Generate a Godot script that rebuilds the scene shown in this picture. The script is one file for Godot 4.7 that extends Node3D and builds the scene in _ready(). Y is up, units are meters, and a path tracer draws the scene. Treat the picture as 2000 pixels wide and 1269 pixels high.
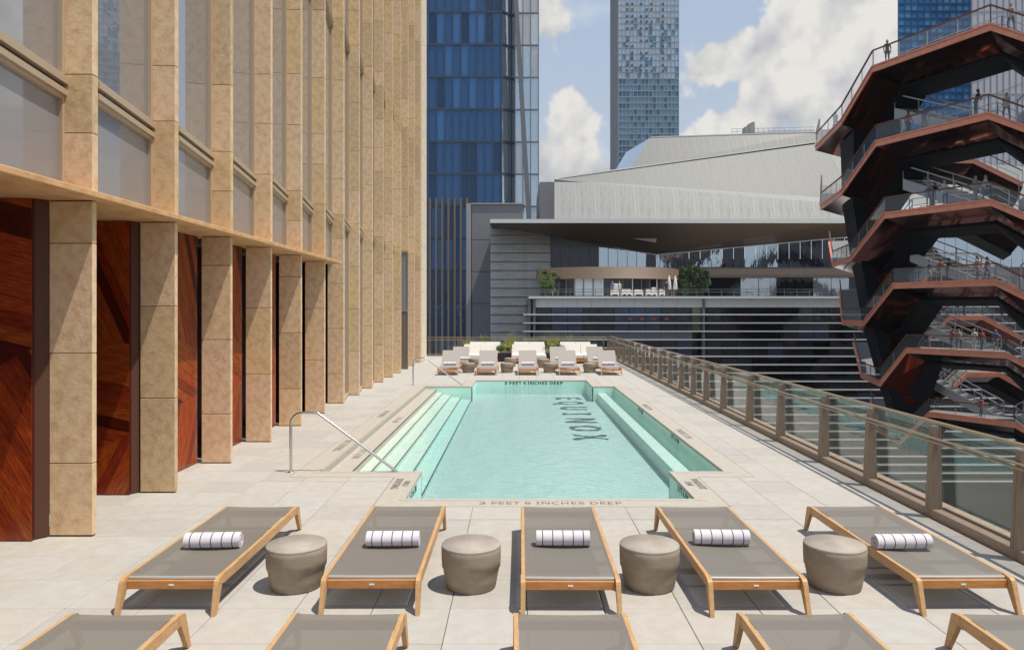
extends Node3D
# A rooftop pool terrace beside a stone hotel, with a copper stair structure, a silver mall and glass towers behind it.
# Units are metres; the deck is y = 0, the camera looks along -z, the street lies 25 m below.

var M := {}
var rng := RandomNumberGenerator.new()
var taken := {}

# ---------------------------------------------------------------- helpers
func L(r: float, g: float, b: float, a := 1.0) -> Color:
	var c := Color(r, g, b).linear_to_srgb()
	c.a = a
	return c

func st0() -> SurfaceTool:
	var s := SurfaceTool.new()
	s.begin(Mesh.PRIMITIVE_TRIANGLES)
	s.set_smooth_group(-1)
	return s

func tri(s: SurfaceTool, a: Vector3, b: Vector3, c: Vector3, away: Vector3) -> void:
	if (b - a).cross(c - a).dot((a + b + c) / 3.0 - away) > 0.0:
		var t := b
		b = c
		c = t
	s.add_vertex(a)
	s.add_vertex(b)
	s.add_vertex(c)

func face(s: SurfaceTool, p: Array, away: Vector3) -> void:
	for i in range(1, p.size() - 1):
		tri(s, p[0], p[i], p[i + 1], away)

# a six-sided solid from its lower four and upper four corners
func hexa(s: SurfaceTool, a: Array, b: Array) -> void:
	var c := Vector3.ZERO
	for i in 4:
		c += (a[i] + b[i]) / 8.0
	face(s, a, c)
	face(s, b, c)
	for i in 4:
		var j := (i + 1) % 4
		face(s, [a[i], a[j], b[j], b[i]], c)

func box(s: SurfaceTool, lo: Vector3, hi: Vector3) -> void:
	hexa(s, [lo, Vector3(hi.x, lo.y, lo.z), Vector3(hi.x, lo.y, hi.z), Vector3(lo.x, lo.y, hi.z)],
		[Vector3(lo.x, hi.y, lo.z), Vector3(hi.x, hi.y, lo.z), hi, Vector3(lo.x, hi.y, hi.z)])

# a box with chamfered edges
func cbox(s: SurfaceTool, lo: Vector3, hi: Vector3, ch: float) -> void:
	var c := (lo + hi) / 2.0
	var h := (hi - lo) / 2.0
	var sg := [-1.0, 1.0]
	var v := {}
	for x in sg:
		for y in sg:
			for z in sg:
				var k := Vector3(x, y, z)
				v[[k, 0]] = c + Vector3(x * h.x, y * (h.y - ch), z * (h.z - ch))
				v[[k, 1]] = c + Vector3(x * (h.x - ch), y * h.y, z * (h.z - ch))
				v[[k, 2]] = c + Vector3(x * (h.x - ch), y * (h.y - ch), z * h.z)
				tri(s, v[[k, 0]], v[[k, 1]], v[[k, 2]], c)
	for ax in 3:
		var u := (ax + 1) % 3
		var w := (ax + 2) % 3
		for q in sg:
			var p := []
			for e in [[-1.0, -1.0], [1.0, -1.0], [1.0, 1.0], [-1.0, 1.0]]:
				var k := Vector3.ZERO
				k[ax] = q
				k[u] = e[0]
				k[w] = e[1]
				p.append(v[[k, ax]])
			face(s, p, c)
		for qu in sg:
			for qw in sg:
				var k0 := Vector3.ZERO
				k0[ax] = -1.0
				k0[u] = qu
				k0[w] = qw
				var k1 := k0
				k1[ax] = 1.0
				face(s, [v[[k0, u]], v[[k1, u]], v[[k1, w]], v[[k0, w]]], c)

# a bar between two points with a rectangular section: w across (level), h upright, optionally tapering
func bar(s: SurfaceTool, a: Vector3, b: Vector3, w: float, h: float, w2 := -1.0, h2 := -1.0, up := Vector3.UP) -> void:
	var d := (b - a).normalized()
	var x := d.cross(up)
	if x.length() < 1e-3:
		x = d.cross(Vector3.BACK)
	x = x.normalized()
	var y := x.cross(d).normalized()
	if w2 < 0.0:
		w2 = w
	if h2 < 0.0:
		h2 = h
	var p := []
	var q := []
	for e in [[-1, -1], [1, -1], [1, 1], [-1, 1]]:
		p.append(a + x * (w / 2 * e[0]) + y * (h / 2 * e[1]))
		q.append(b + x * (w2 / 2 * e[0]) + y * (h2 / 2 * e[1]))
	hexa(s, p, q)

func tube(s: SurfaceTool, pts: Array, r: float, n := 8) -> void:
	s.set_smooth_group(1)
	var rings := []
	var x := Vector3.ZERO
	for i in pts.size():
		var d: Vector3 = (pts[mini(i + 1, pts.size() - 1)] - pts[maxi(i - 1, 0)]).normalized()
		if x == Vector3.ZERO:
			x = d.cross(Vector3.UP if absf(d.y) < 0.9 else Vector3.RIGHT).normalized()
		x = (x - d * x.dot(d)).normalized()
		var y := d.cross(x)
		var ring := []
		for k in n:
			var t := TAU * k / n
			ring.append(pts[i] + (x * cos(t) + y * sin(t)) * r)
		rings.append(ring)
	for i in rings.size() - 1:
		var c: Vector3 = (pts[i] + pts[i + 1]) / 2.0
		for k in n:
			var j := (k + 1) % n
			face(s, [rings[i][k], rings[i][j], rings[i + 1][j], rings[i + 1][k]], c)
	s.set_smooth_group(-1)
	face(s, rings[0], pts[1])
	face(s, rings[-1], pts[-2])

# a turned solid about the y axis from [radius, height] pairs
func lathe(s: SurfaceTool, prof: Array, n := 40, sx := 1.0, sz := 1.0, at := Vector3.ZERO, smooth := true) -> void:
	s.set_smooth_group(2 if smooth else -1)
	for i in prof.size() - 1:
		for k in n:
			var t0 := TAU * k / n
			var t1 := TAU * (k + 1) / n
			var p := []
			for e in [[i, t0], [i, t1], [i + 1, t1], [i + 1, t0]]:
				p.append(at + Vector3(cos(e[1]) * prof[e[0]][0] * sx, prof[e[0]][1], sin(e[1]) * prof[e[0]][0] * sz))
			var mid := at + Vector3(0, (prof[i][1] + prof[i + 1][1]) / 2.0, 0)
			if absf(prof[i][1] - prof[i + 1][1]) < 1e-5:
				mid.y += -1.0 if i > prof.size() / 2 else 1.0
			if prof[i][0] < 1e-5:
				tri(s, p[0], p[2], p[3], mid)
			elif prof[i + 1][0] < 1e-5:
				tri(s, p[0], p[1], p[2], mid)
			else:
				face(s, p, mid)
	s.set_smooth_group(-1)

# an upright prism over a plan polygon of (x, z) points
func prism(s: SurfaceTool, poly: PackedVector2Array, y0: float, y1: float) -> void:
	var idx := Geometry2D.triangulate_polygon(poly)
	for i in range(0, idx.size(), 3):
		var a := poly[idx[i]]
		var b := poly[idx[i + 1]]
		var c := poly[idx[i + 2]]
		tri(s, Vector3(a.x, y1, a.y), Vector3(b.x, y1, b.y), Vector3(c.x, y1, c.y), Vector3(a.x, y1 - 9.0, a.y))
		tri(s, Vector3(a.x, y0, a.y), Vector3(b.x, y0, b.y), Vector3(c.x, y0, c.y), Vector3(a.x, y0 + 9.0, a.y))
	var cw := Geometry2D.is_polygon_clockwise(poly)
	for i in poly.size():
		var a := poly[i]
		var b := poly[(i + 1) % poly.size()]
		var nn := Vector2(b.y - a.y, a.x - b.x) * (-1.0 if cw else 1.0)
		var m := (a + b) / 2.0 - nn
		face(s, [Vector3(a.x, y0, a.y), Vector3(b.x, y0, b.y), Vector3(b.x, y1, b.y), Vector3(a.x, y1, a.y)], Vector3(m.x, (y0 + y1) / 2, m.y))

# a plate: a polygon of coplanar points given thickness along n
func plate(s: SurfaceTool, p: Array, n: Vector3, t: float) -> void:
	var q := []
	var c := Vector3.ZERO
	for v in p:
		q.append(v - n * t)
		c += (v - n * t / 2.0) / p.size()
	face(s, p, c)
	face(s, q, c)
	for i in p.size():
		var j := (i + 1) % p.size()
		face(s, [p[i], p[j], q[j], q[i]], c)

func done(s: SurfaceTool) -> ArrayMesh:
	s.generate_normals()
	return s.commit()

func obj(called: String, what: Variant, m: Material, parent: Node3D = self) -> MeshInstance3D:
	var o := MeshInstance3D.new()
	o.mesh = done(what) if what is SurfaceTool else what
	o.material_override = m
	o.name = numbered(called) if parent == self else called
	parent.add_child(o, true)
	return o

func numbered(called: String) -> String:
	var n: int = taken.get(called, -1) + 1
	taken[called] = n
	return called if n == 0 else "%s_%03d" % [called, n]

func tag(o: Node3D, label: String, category: String, group := "", kind := "") -> Node3D:
	if label:
		o.set_meta("label", label)
	if category:
		o.set_meta("category", category)
	if group:
		o.set_meta("group", group)
	if kind:
		o.set_meta("kind", kind)
	return o

func thing(called: String, label: String, category: String, where := Vector3.ZERO, group := "") -> Node3D:
	var o := Node3D.new()
	o.name = numbered(called)
	add_child(o)
	o.position = where
	return tag(o, label, category, group)

func copy_of(root: Node3D, called: String, where: Vector3, turn: float, label: String) -> Node3D:
	var c: Node3D = root.duplicate()
	c.name = numbered(called)
	add_child(c)
	c.position = where
	c.rotation.y = turn
	c.set_meta("label", label)
	return c

# ---------------------------------------------------------------- materials
func noise_bytes(sd: int, freq: float, oct: int, w := 512, h := 512, kind := FastNoiseLite.TYPE_SIMPLEX_SMOOTH) -> PackedByteArray:
	var n := FastNoiseLite.new()
	n.seed = sd
	n.noise_type = kind
	n.frequency = freq
	n.fractal_octaves = oct
	n.fractal_gain = 0.55
	return n.get_seamless_image(w, h, false, false, 0.15).get_data()

# a colour texture: a coarse and a fine noise looked up in a colour ramp
func ramp_tex(sd: int, f1: float, f2: float, fine: float, cols: Array, w := 512, h := 512) -> ImageTexture:
	var a := noise_bytes(sd, f1, 5, w, h)
	var b := noise_bytes(sd + 7, f2, 3, w, h)
	var lut := PackedByteArray()
	for i in 256:
		var t := i / 255.0 * (cols.size() - 1)
		var k := mini(int(t), cols.size() - 2)
		var c: Color = cols[k].lerp(cols[k + 1], t - k)
		lut.append(int(c.r * 255))
		lut.append(int(c.g * 255))
		lut.append(int(c.b * 255))
	var out := PackedByteArray()
	out.resize(w * h * 3)
	for i in w * h:
		var v := clampi(int(a[i] * (1.0 - fine) + b[i] * fine), 0, 255) * 3
		out[i * 3] = lut[v]
		out[i * 3 + 1] = lut[v + 1]
		out[i * 3 + 2] = lut[v + 2]
	return ImageTexture.create_from_image(Image.create_from_data(w, h, false, Image.FORMAT_RGB8, out))

func grey_tex(sd: int, freq: float, oct: int, w := 512) -> ImageTexture:
	return ImageTexture.create_from_image(Image.create_from_data(w, w, false, Image.FORMAT_L8, noise_bytes(sd, freq, oct, w, w)))

func mat(called: String, c: Color, rough := 0.7, metal := 0.0) -> StandardMaterial3D:
	var m := StandardMaterial3D.new()
	m.resource_name = called
	m.albedo_color = c
	m.roughness = rough
	m.metallic = metal
	M[called] = m
	return m

func tmat(called: String, t: Texture2D, scale: Vector3, rough := 0.8, tint := Color.WHITE, in_world := true, bump: Texture2D = null, bump_cm := 0.3) -> StandardMaterial3D:
	var m := mat(called, tint, rough)
	m.albedo_texture = t
	m.uv1_triplanar = true
	m.uv1_world_triplanar = in_world
	m.uv1_scale = scale
	if bump:
		m.heightmap_enabled = true
		m.heightmap_texture = bump
		m.heightmap_scale = bump_cm
	return m

func glass(called: String, a: float, tint := Color.WHITE, rough := 0.02, spec := 0.5) -> StandardMaterial3D:
	var m := mat(called, Color(tint.r, tint.g, tint.b, a), rough)
	m.transparency = BaseMaterial3D.TRANSPARENCY_ALPHA
	m.metallic_specular = spec
	return m

func C8(r: int, g: int, b: int) -> Color:
	return Color(r / 255.0, g / 255.0, b / 255.0)

func make_materials() -> void:
	var fine := grey_tex(3, 0.09, 3)
	var rough_bump := grey_tex(5, 0.03, 5)
	# travertine-like stone of the hotel, a few tones
	var t := ramp_tex(11, 0.0055, 0.06, 0.42, [C8(172, 138, 104), C8(208, 178, 145), C8(226, 201, 171), C8(234, 212, 185), C8(242, 225, 203)], 1024, 1024)
	for i in 6:
		var k: float = [1.0, 0.95, 1.0, 0.985, 1.0, 0.93][i]
		var w: float = [1.0, 0.97, 1.02, 0.96, 1.02, 0.985][i]
		var m := tmat("stone_%d" % i, t, Vector3.ONE * (0.8 + 0.06 * i), 0.75, Color(minf(1.0, k), minf(1.0, k * 0.966), minf(1.0, k * w * 0.905)), true, rough_bump, 0.2)
		m.uv1_offset = Vector3(i * 0.37, i * 0.61, i * 0.17)
	tmat("stone_sunlit", ramp_tex(13, 0.0055, 0.06, 0.42, [C8(206, 184, 154), C8(232, 214, 188), C8(242, 228, 206)]), Vector3.ONE * 0.7, 0.75, Color.WHITE, true, rough_bump, 0.15)  # corner pier's stone, painted lighter for the sun falling on it
	tmat("ledge_stone", t, Vector3(0.5, 1.0, 0.5), 0.7, Color(0.93, 0.82, 0.68))
	mat("joint_dark", L(0.03, 0.024, 0.018), 0.9)
	# pavers
	var p := ramp_tex(21, 0.02, 0.2, 0.5, [C8(162, 157, 150), C8(175, 171, 164), C8(182, 178, 172), C8(192, 188, 183)])
	for i in 4:
		var k: float = [1.0, 0.965, 0.985, 1.0][i]
		var m := tmat("paver_%d" % i, p, Vector3.ONE * 0.45, 0.8, Color(k, k * [1.0, 0.995, 1.0, 0.99][i], k * [1.0, 0.99, 0.985, 0.975][i]), true, fine, 0.06)
		m.uv1_offset = Vector3(i * 0.31, 0, i * 0.77)
	tmat("coping", p, Vector3.ONE * 0.6, 0.7, Color(1.0, 0.985, 0.95), true, fine, 0.04)
	mat("grout", L(0.16, 0.15, 0.135), 0.95)
	tmat("plain_concrete", p, Vector3.ONE * 0.3, 0.9, Color(0.75, 0.74, 0.72))
	# pool
	var tile := ramp_tex(31, 0.01, 0.05, 0.4, [C8(158, 203, 199), C8(172, 213, 209), C8(184, 221, 217)])
	tmat("pool_floor", tile, Vector3.ONE * 0.35, 0.6, Color(0.885, 0.875, 0.88))
	tmat("pool_wall", ramp_tex(33, 0.01, 0.05, 0.4, [C8(186, 226, 214), C8(198, 234, 223), C8(208, 240, 230)]), Vector3.ONE * 0.35, 0.5)
	var pale_tile := ramp_tex(35, 0.01, 0.05, 0.4, [C8(206, 218, 206), C8(214, 225, 214), C8(222, 231, 221)])
	for i in 4:
		tmat("pool_step_%d" % i, pale_tile, Vector3.ONE * 0.35, 0.6, Color(0.97, 0.99, 0.97).lerp(Color(0.76, 0.92, 0.93), i / 3.0))  # tints deepen step by step to stand for light lost in deeper water
	mat("step_line", L(0.03, 0.05, 0.05), 0.6)
	mat("letter_dark", L(0.012, 0.05, 0.055), 0.6)
	mat("letter_grey", L(0.13, 0.125, 0.12), 0.8)
	mat("letter_wall", L(0.035, 0.055, 0.05), 0.6)
	var n := FastNoiseLite.new()
	n.seed = 41
	n.frequency = 0.02
	n.fractal_octaves = 3
	var wave := n.get_seamless_image(512, 512, false, false, 0.2)
	wave.bump_map_to_normal_map(3.0)
	var water := glass("water", 0.03, Color(0.55, 0.85, 0.83), 0.03, 0.36)
	water.normal_enabled = true
	water.normal_texture = ImageTexture.create_from_image(wave)
	water.normal_scale = 0.9
	water.uv1_scale = Vector3(0.42, 0.7, 1)
	# wood
	var grain := ramp_tex(51, 0.02, 0.12, 0.45, [C8(150, 112, 76), C8(186, 150, 110), C8(200, 167, 128), C8(214, 184, 146)])
	tmat("teak", grain, Vector3(3.0, 3.0, 0.5), 0.55, Color(1.0, 0.96, 0.88), false, fine, 0.03)
	tmat("teak_across", grain, Vector3(0.5, 3.0, 3.0), 0.5, Color(0.98, 0.82, 0.62), false, fine, 0.03)
	var rose := ramp_tex(57, 0.012, 0.09, 0.35, [C8(74, 28, 11), C8(130, 54, 22), C8(172, 80, 34), C8(208, 120, 62)])
	for i in 6:
		var k: float = [1.0, 0.8, 0.9, 0.5, 0.96, 0.85][i]
		var m := tmat("rosewood_%d" % i, rose, Vector3(5.0, 0.7, 5.0), 0.32, Color(k, k * [0.9, 0.8, 1.0, 0.7, 1.0, 0.85][i], k * 0.8), false)
		m.uv1_offset = Vector3(i * 0.21, i * 0.43, 0)
	mat("rosewood_edge", L(0.085, 0.032, 0.016), 0.8)
	# sling, towels, cushions
	var weave := ramp_tex(61, 0.03, 0.45, 0.75, [C8(104, 99, 93), C8(124, 119, 112), C8(140, 135, 127)])
	var sl := tmat("sling", weave, Vector3.ONE * 2.2, 0.6, Color(0.97, 0.965, 0.955, 0.93), false, fine, 0.05)
	sl.transparency = BaseMaterial3D.TRANSPARENCY_ALPHA
	var sl2 := tmat("sling_pale", ramp_tex(63, 0.03, 0.45, 0.7, [C8(142, 136, 131), C8(158, 152, 147), C8(170, 164, 159)]), Vector3.ONE * 2.2, 0.8, Color.WHITE, false)
	mat("sling_sheen", L(0.34, 0.335, 0.31), 0.35)  # paler than the sling, to stand for sky shine on its rolled end
	mat("label_tag", L(0.8, 0.79, 0.76), 0.4)
	var im := Image.create(256, 16, false, Image.FORMAT_RGB8)
	im.fill(C8(216, 209, 214))
	for k in 5:
		im.fill_rect(Rect2i(int(256 * (0.11 + 0.19 * k)), 0, 4, 16), C8(44, 43, 54))
	var tw := mat("towel", Color.WHITE, 0.95)
	tw.albedo_texture = ImageTexture.create_from_image(im)
	tw.heightmap_enabled = true
	tw.heightmap_texture = fine
	tw.heightmap_scale = 0.2
	mat("cushion", L(0.72, 0.69, 0.63), 0.9)
	mat("cushion_blue", L(0.5, 0.53, 0.6), 0.9)
	# concrete drum tables
	var dr := ramp_tex(71, 0.008, 0.12, 0.3, [C8(122, 111, 99), C8(156, 146, 134), C8(170, 161, 150), C8(194, 186, 176)])
	tmat("drum_side", dr, Vector3(0.9, 1.6, 0.9), 0.75, Color(0.93, 0.89, 0.84), true, fine, 0.04)
	tmat("drum_top", dr, Vector3.ONE * 0.7, 0.7, Color(1.0, 1.0, 1.0), true, fine, 0.03)
	# metals
	mat("steel", L(0.62, 0.6, 0.56), 0.22, 1.0)
	tmat("bronze", ramp_tex(81, 0.02, 0.2, 0.4, [C8(126, 112, 98), C8(142, 127, 112), C8(154, 138, 123)]), Vector3(1.5, 0.3, 1.5), 0.45, Color(0.97, 0.95, 0.93)).metallic = 0.15
	mat("bronze_light", L(0.42, 0.32, 0.22), 0.35, 0.5)
	tmat("kerb_stone", ramp_tex(83, 0.02, 0.2, 0.4, [C8(140, 124, 108), C8(158, 141, 123), C8(170, 153, 135)]), Vector3.ONE * 0.8, 0.7)
	mat("frame_bronze", L(0.5, 0.38, 0.26), 0.45, 0.1)
	mat("frame_dark", L(0.05, 0.04, 0.035), 0.5, 0.3)
	glass("rail_glass", 0.06, Color(0.55, 0.75, 0.7), 0.0, 0.5)
	# hotel glazing: frosted lower panes, clearer upper panes
	mat("pane_frosted", L(0.27, 0.26, 0.265), 0.06)
	mat("pane_clear", L(0.4, 0.4, 0.41), 0.012, 0.55)
	# greens
	for g in [["leaf_dark", 0.035, 0.065, 0.022], ["leaf_mid", 0.09, 0.14, 0.035], ["leaf_yellow", 0.42, 0.4, 0.1], ["leaf_light", 0.18, 0.24, 0.08]]:
		var m := mat(g[0], L(g[1], g[2], g[3]), 0.6)
		m.backlight_enabled = true
		m.backlight = L(g[1], g[2], g[3])
	mat("bark", L(0.08, 0.06, 0.045), 0.9)
	mat("planter_black", L(0.015, 0.015, 0.016), 0.5)
	# towers
	var wob := n.duplicate()
	wob.frequency = 0.012
	var wi: Image = wob.get_seamless_image(512, 512, false, false, 0.2)
	wi.bump_map_to_normal_map(2.0)
	var wt := ImageTexture.create_from_image(wi)
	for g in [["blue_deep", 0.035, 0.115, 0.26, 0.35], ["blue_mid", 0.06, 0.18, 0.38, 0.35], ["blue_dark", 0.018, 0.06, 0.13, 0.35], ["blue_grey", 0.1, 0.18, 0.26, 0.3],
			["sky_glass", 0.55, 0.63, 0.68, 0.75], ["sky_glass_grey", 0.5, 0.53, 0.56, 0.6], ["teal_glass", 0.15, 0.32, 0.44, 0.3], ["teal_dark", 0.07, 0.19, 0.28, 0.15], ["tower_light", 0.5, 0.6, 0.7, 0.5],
			["azure", 0.04, 0.2, 0.48, 0.0], ["azure_light", 0.1, 0.32, 0.6, 0.0], ["black_glass", 0.012, 0.013, 0.017, 0.0], ["night_glass", 0.04, 0.045, 0.06, 0.0], ["navy_glass", 0.06, 0.085, 0.16, 0.0]]:
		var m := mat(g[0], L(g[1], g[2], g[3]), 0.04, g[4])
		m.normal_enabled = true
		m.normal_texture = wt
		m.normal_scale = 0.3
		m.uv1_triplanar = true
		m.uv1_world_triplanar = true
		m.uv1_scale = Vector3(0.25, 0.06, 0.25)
	mat("mullion_dark", L(0.05, 0.075, 0.11), 0.4, 0.1)
	mat("mullion_brown", L(0.2, 0.155, 0.125), 0.5, 0.1)
	mat("mullion_grey", L(0.2, 0.21, 0.22), 0.4, 0.5)
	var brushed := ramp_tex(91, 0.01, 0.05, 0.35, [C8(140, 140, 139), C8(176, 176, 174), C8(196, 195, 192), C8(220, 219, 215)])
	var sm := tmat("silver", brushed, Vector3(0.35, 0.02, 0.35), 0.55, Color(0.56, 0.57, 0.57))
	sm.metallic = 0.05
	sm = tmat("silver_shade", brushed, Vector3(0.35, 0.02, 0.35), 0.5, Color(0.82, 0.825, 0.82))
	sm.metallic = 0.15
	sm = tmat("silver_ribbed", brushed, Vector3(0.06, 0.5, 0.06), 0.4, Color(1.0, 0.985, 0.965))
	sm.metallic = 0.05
	mat("silver_seam", L(0.3, 0.3, 0.29), 0.5, 0.4)
	mat("white_edge", L(0.75, 0.75, 0.72), 0.4)
	mat("slate_panel", L(0.23, 0.225, 0.235), 0.5, 0.05)
	mat("slate_light", L(0.38, 0.38, 0.37), 0.5, 0.1)
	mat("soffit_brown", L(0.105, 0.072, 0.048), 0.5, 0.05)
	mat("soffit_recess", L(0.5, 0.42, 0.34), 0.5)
	mat("louvre", L(0.7, 0.7, 0.69), 0.4, 0.1)
	mat("spandrel_pale", L(0.62, 0.64, 0.63), 0.45)
	mat("spandrel_grey", L(0.24, 0.26, 0.3), 0.4)
	mat("olive_post", L(0.22, 0.21, 0.13), 0.7)
	mat("curtain_pale", L(0.5, 0.56, 0.6), 0.8)
	mat("bronze_band", L(0.12, 0.078, 0.048), 0.6, 0.1)
	mat("lilac_panel", L(0.5, 0.49, 0.54), 0.4, 0.1)
	mat("asphalt", L(0.05, 0.05, 0.05), 0.95)
	var red := mat("red_lamp", L(0.4, 0.1, 0.08), 0.5)
	red.emission_enabled = true
	red.emission = L(0.6, 0.07, 0.04)
	red.emission_energy_multiplier = 0.12
	# copper structure
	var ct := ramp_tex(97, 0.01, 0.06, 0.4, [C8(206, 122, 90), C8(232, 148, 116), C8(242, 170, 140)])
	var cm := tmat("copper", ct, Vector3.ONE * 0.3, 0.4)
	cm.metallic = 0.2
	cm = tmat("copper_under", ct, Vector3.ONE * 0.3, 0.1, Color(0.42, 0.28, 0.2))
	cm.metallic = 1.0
	mat("black_steel", L(0.008, 0.009, 0.013), 0.6).metallic_specular = 0.25
	mat("tread", L(0.2, 0.2, 0.2), 0.8)
	mat("tread_dark", L(0.04, 0.04, 0.045), 0.8)
	mat("stair_steel", L(0.36, 0.36, 0.36), 0.4, 0.5)
	mat("rail_copper", L(0.17, 0.065, 0.03), 0.35, 0.5)
	glass("balustrade", 0.1, Color(0.65, 0.72, 0.72), 0.0, 0.5)
	var sk := mat("figure", Color.WHITE, 0.85)
	sk.vertex_color_use_as_albedo = true

# ---------------------------------------------------------------- sky: a summer blue with heaped clouds
# cloud heaps as [azimuth, elevation, half width, half height] in degrees
const HEAPS := [[3.9, 12.9, 2.4, 2.2], [4.3, 15.2, 1.3, 1.5], [2.8, 11.0, 2.6, 1.6], [6.3, 10.4, 3.0, 1.3], [17.0, 19.0, 2.8, 1.3], [15.2, 17.9, 2.0, 1.1],
	[16.5, 13.2, 3.6, 1.4], [20.0, 15.4, 3.4, 2.0], [24.0, 17.6, 4.2, 2.8], [26.5, 21.0, 4.6, 3.2], [22.0, 20.6, 2.6, 1.8], [26.0, 14.0, 5.0, 2.5], [30.0, 19.0, 5.0, 4.0], [2.6, 21.8, 1.6, 2.6], [9.0, 24.2, 2.5, 0.9], [14.0, 24.6, 3.0, 0.8],
	[-14.0, 17.0, 5.0, 3.0], [-24.0, 12.0, 7.0, 3.0], [-40.0, 22.0, 8.0, 5.0], [48.0, 16.0, 8.0, 4.5], [70.0, 24.0, 9.0, 6.0], [95.0, 15.0, 9.0, 5.0], [120.0, 27.0, 10.0, 6.0], [150.0, 17.0, 10.0, 5.0], [178.0, 24.0, 9.0, 5.0],
	[-155.0, 15.0, 9.0, 5.0], [-130.0, 26.0, 9.0, 6.0], [-105.0, 16.0, 10.0, 5.0], [-75.0, 20.0, 9.0, 5.0], [-60.0, 38.0, 9.0, 6.0], [20.0, 42.0, 10.0, 6.0], [80.0, 46.0, 10.0, 6.0], [140.0, 48.0, 10.0, 7.0], [-140.0, 46.0, 10.0, 6.0]]

func make_sky() -> Sky:
	var w := 3072
	var h := 1536
	var data := PackedByteArray()
	data.resize(w * h * 3)
	var n := FastNoiseLite.new()
	n.noise_type = FastNoiseLite.TYPE_SIMPLEX
	n.seed = 7
	n.frequency = 5.5
	n.fractal_octaves = 6
	n.fractal_gain = 0.56
	var n2: FastNoiseLite = n.duplicate()
	n2.seed = 19
	n2.frequency = 3.0
	n2.fractal_octaves = 4
	for j in h:
		var el := 90.0 - (j + 0.5) * 180.0 / h
		var ey := sin(deg_to_rad(el))
		var ce := cos(deg_to_rad(el))
		var near := []
		for c in HEAPS:
			if absf(el - c[1]) < c[3] * 2.6:
				near.append(c)
		var t := clampf(el / 90.0, 0.0, 1.0)
		var blue := C8(190, 198, 208).lerp(C8(170, 184, 203), clampf(el / 26.0, 0.0, 1.0)).lerp(C8(120, 148, 192), pow(t, 1.2))
		for i in w:
			var col := blue
			if el < -1.0:
				col = C8(120, 118, 114)
			elif el < 75.0:
				var az := wrapf((i + 0.5) * 360.0 / w, -180.0, 180.0)
				var a := deg_to_rad(az)
				var d := Vector3(sin(a) * ce, ey, -cos(a) * ce)
				var m := -0.75
				var low := 1.0
				for c in near:
					var dx: float = wrapf(az - c[0], -180.0, 180.0) * ce / c[2]
					if absf(dx) < 2.6:
						var dy: float = (el - c[1]) / c[3]
						if dy < 0.0:
							dy *= 1.25
						var g := exp(-(dx * dx + dy * dy))
						m += g * 1.8
						low += g * dy * 0.35
				if m > -0.74 or n2.get_noise_3dv(d) > -0.1:
					var v := n.get_noise_3dv(d * 2.2)
					var wisp := n2.get_noise_3dv(d * Vector3(1.0, 2.6, 1.0))
					var dens := smoothstep(0.0, 0.46, m + v * 1.4 + 0.08)
					var thin := smoothstep(0.12, 0.75, wisp + v * 0.3) * 0.38
					var shade := clampf(0.84 + (low - 1.0) * 0.22 + v * 0.32 + n.get_noise_3dv(d * 2.2 + Vector3(0.03, 0.05, 0.0)) * 0.1, 0.55, 1.0)
					var cloud := C8(156, 161, 170).lerp(C8(219, 216, 211), clampf((shade - 0.55) / 0.4, 0.0, 1.0))
					col = col.lerp(C8(214, 217, 221), thin).lerp(cloud, dens)
			var k := (j * w + i) * 3
			data[k] = int(col.r * 255)
			data[k + 1] = int(col.g * 255)
			data[k + 2] = int(col.b * 255)
	var pano := PanoramaSkyMaterial.new()
	pano.panorama = ImageTexture.create_from_image(Image.create_from_data(w, h, false, Image.FORMAT_RGB8, data))
	var sky := Sky.new()
	sky.sky_material = pano
	return sky

func _ready() -> void:
	rng.seed = 20
	# camera: level, with the lens shifted a little
	var cam := Camera3D.new()
	cam.name = "camera"
	cam.position = Vector3(0, 2.3, 0)
	cam.projection = Camera3D.PROJECTION_FRUSTUM
	cam.near = 0.1
	cam.far = 2500.0
	cam.size = 0.1 * 1269.0 / 1412.0
	cam.frustum_offset = Vector2(-0.1 * 10.0 / 1412.0, -0.1 * 26.5 / 1412.0)
	add_child(cam)
	cam.current = true
	# sky and exposure
	var env := Environment.new()
	env.background_mode = Environment.BG_SKY
	env.sky = make_sky()
	env.background_energy_multiplier = 1.12
	env.tonemap_mode = Environment.TONE_MAPPER_LINEAR
	env.tonemap_exposure = 1.04
	env.sdfgi_enabled = true
	env.ssao_enabled = true
	env.ssil_enabled = true
	env.fog_enabled = true
	env.fog_density = 0.00012
	env.fog_light_color = C8(200, 208, 218)
	var we := WorldEnvironment.new()
	we.name = "environment"
	we.environment = env
	add_child(we)
	# sun: high, from the right, hardly towards the camera
	var sun := DirectionalLight3D.new()
	sun.name = "sun"
	sun.light_energy = 1.45
	sun.light_color = Color(1.0, 0.97, 0.92)
	sun.light_angular_distance = 0.5
	sun.shadow_enabled = true
	sun.directional_shadow_max_distance = 300.0
	add_child(sun)
	sun.look_at_from_position(Vector3(0.33, 0.93, 0.14) * 50.0, Vector3.ZERO)

	make_materials()
	ground_and_deck()
	pool()
	hotel()
	railings()
	towers()
	mall()
	stair_structure()
	near_furniture()
	far_furniture()
	people()

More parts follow.
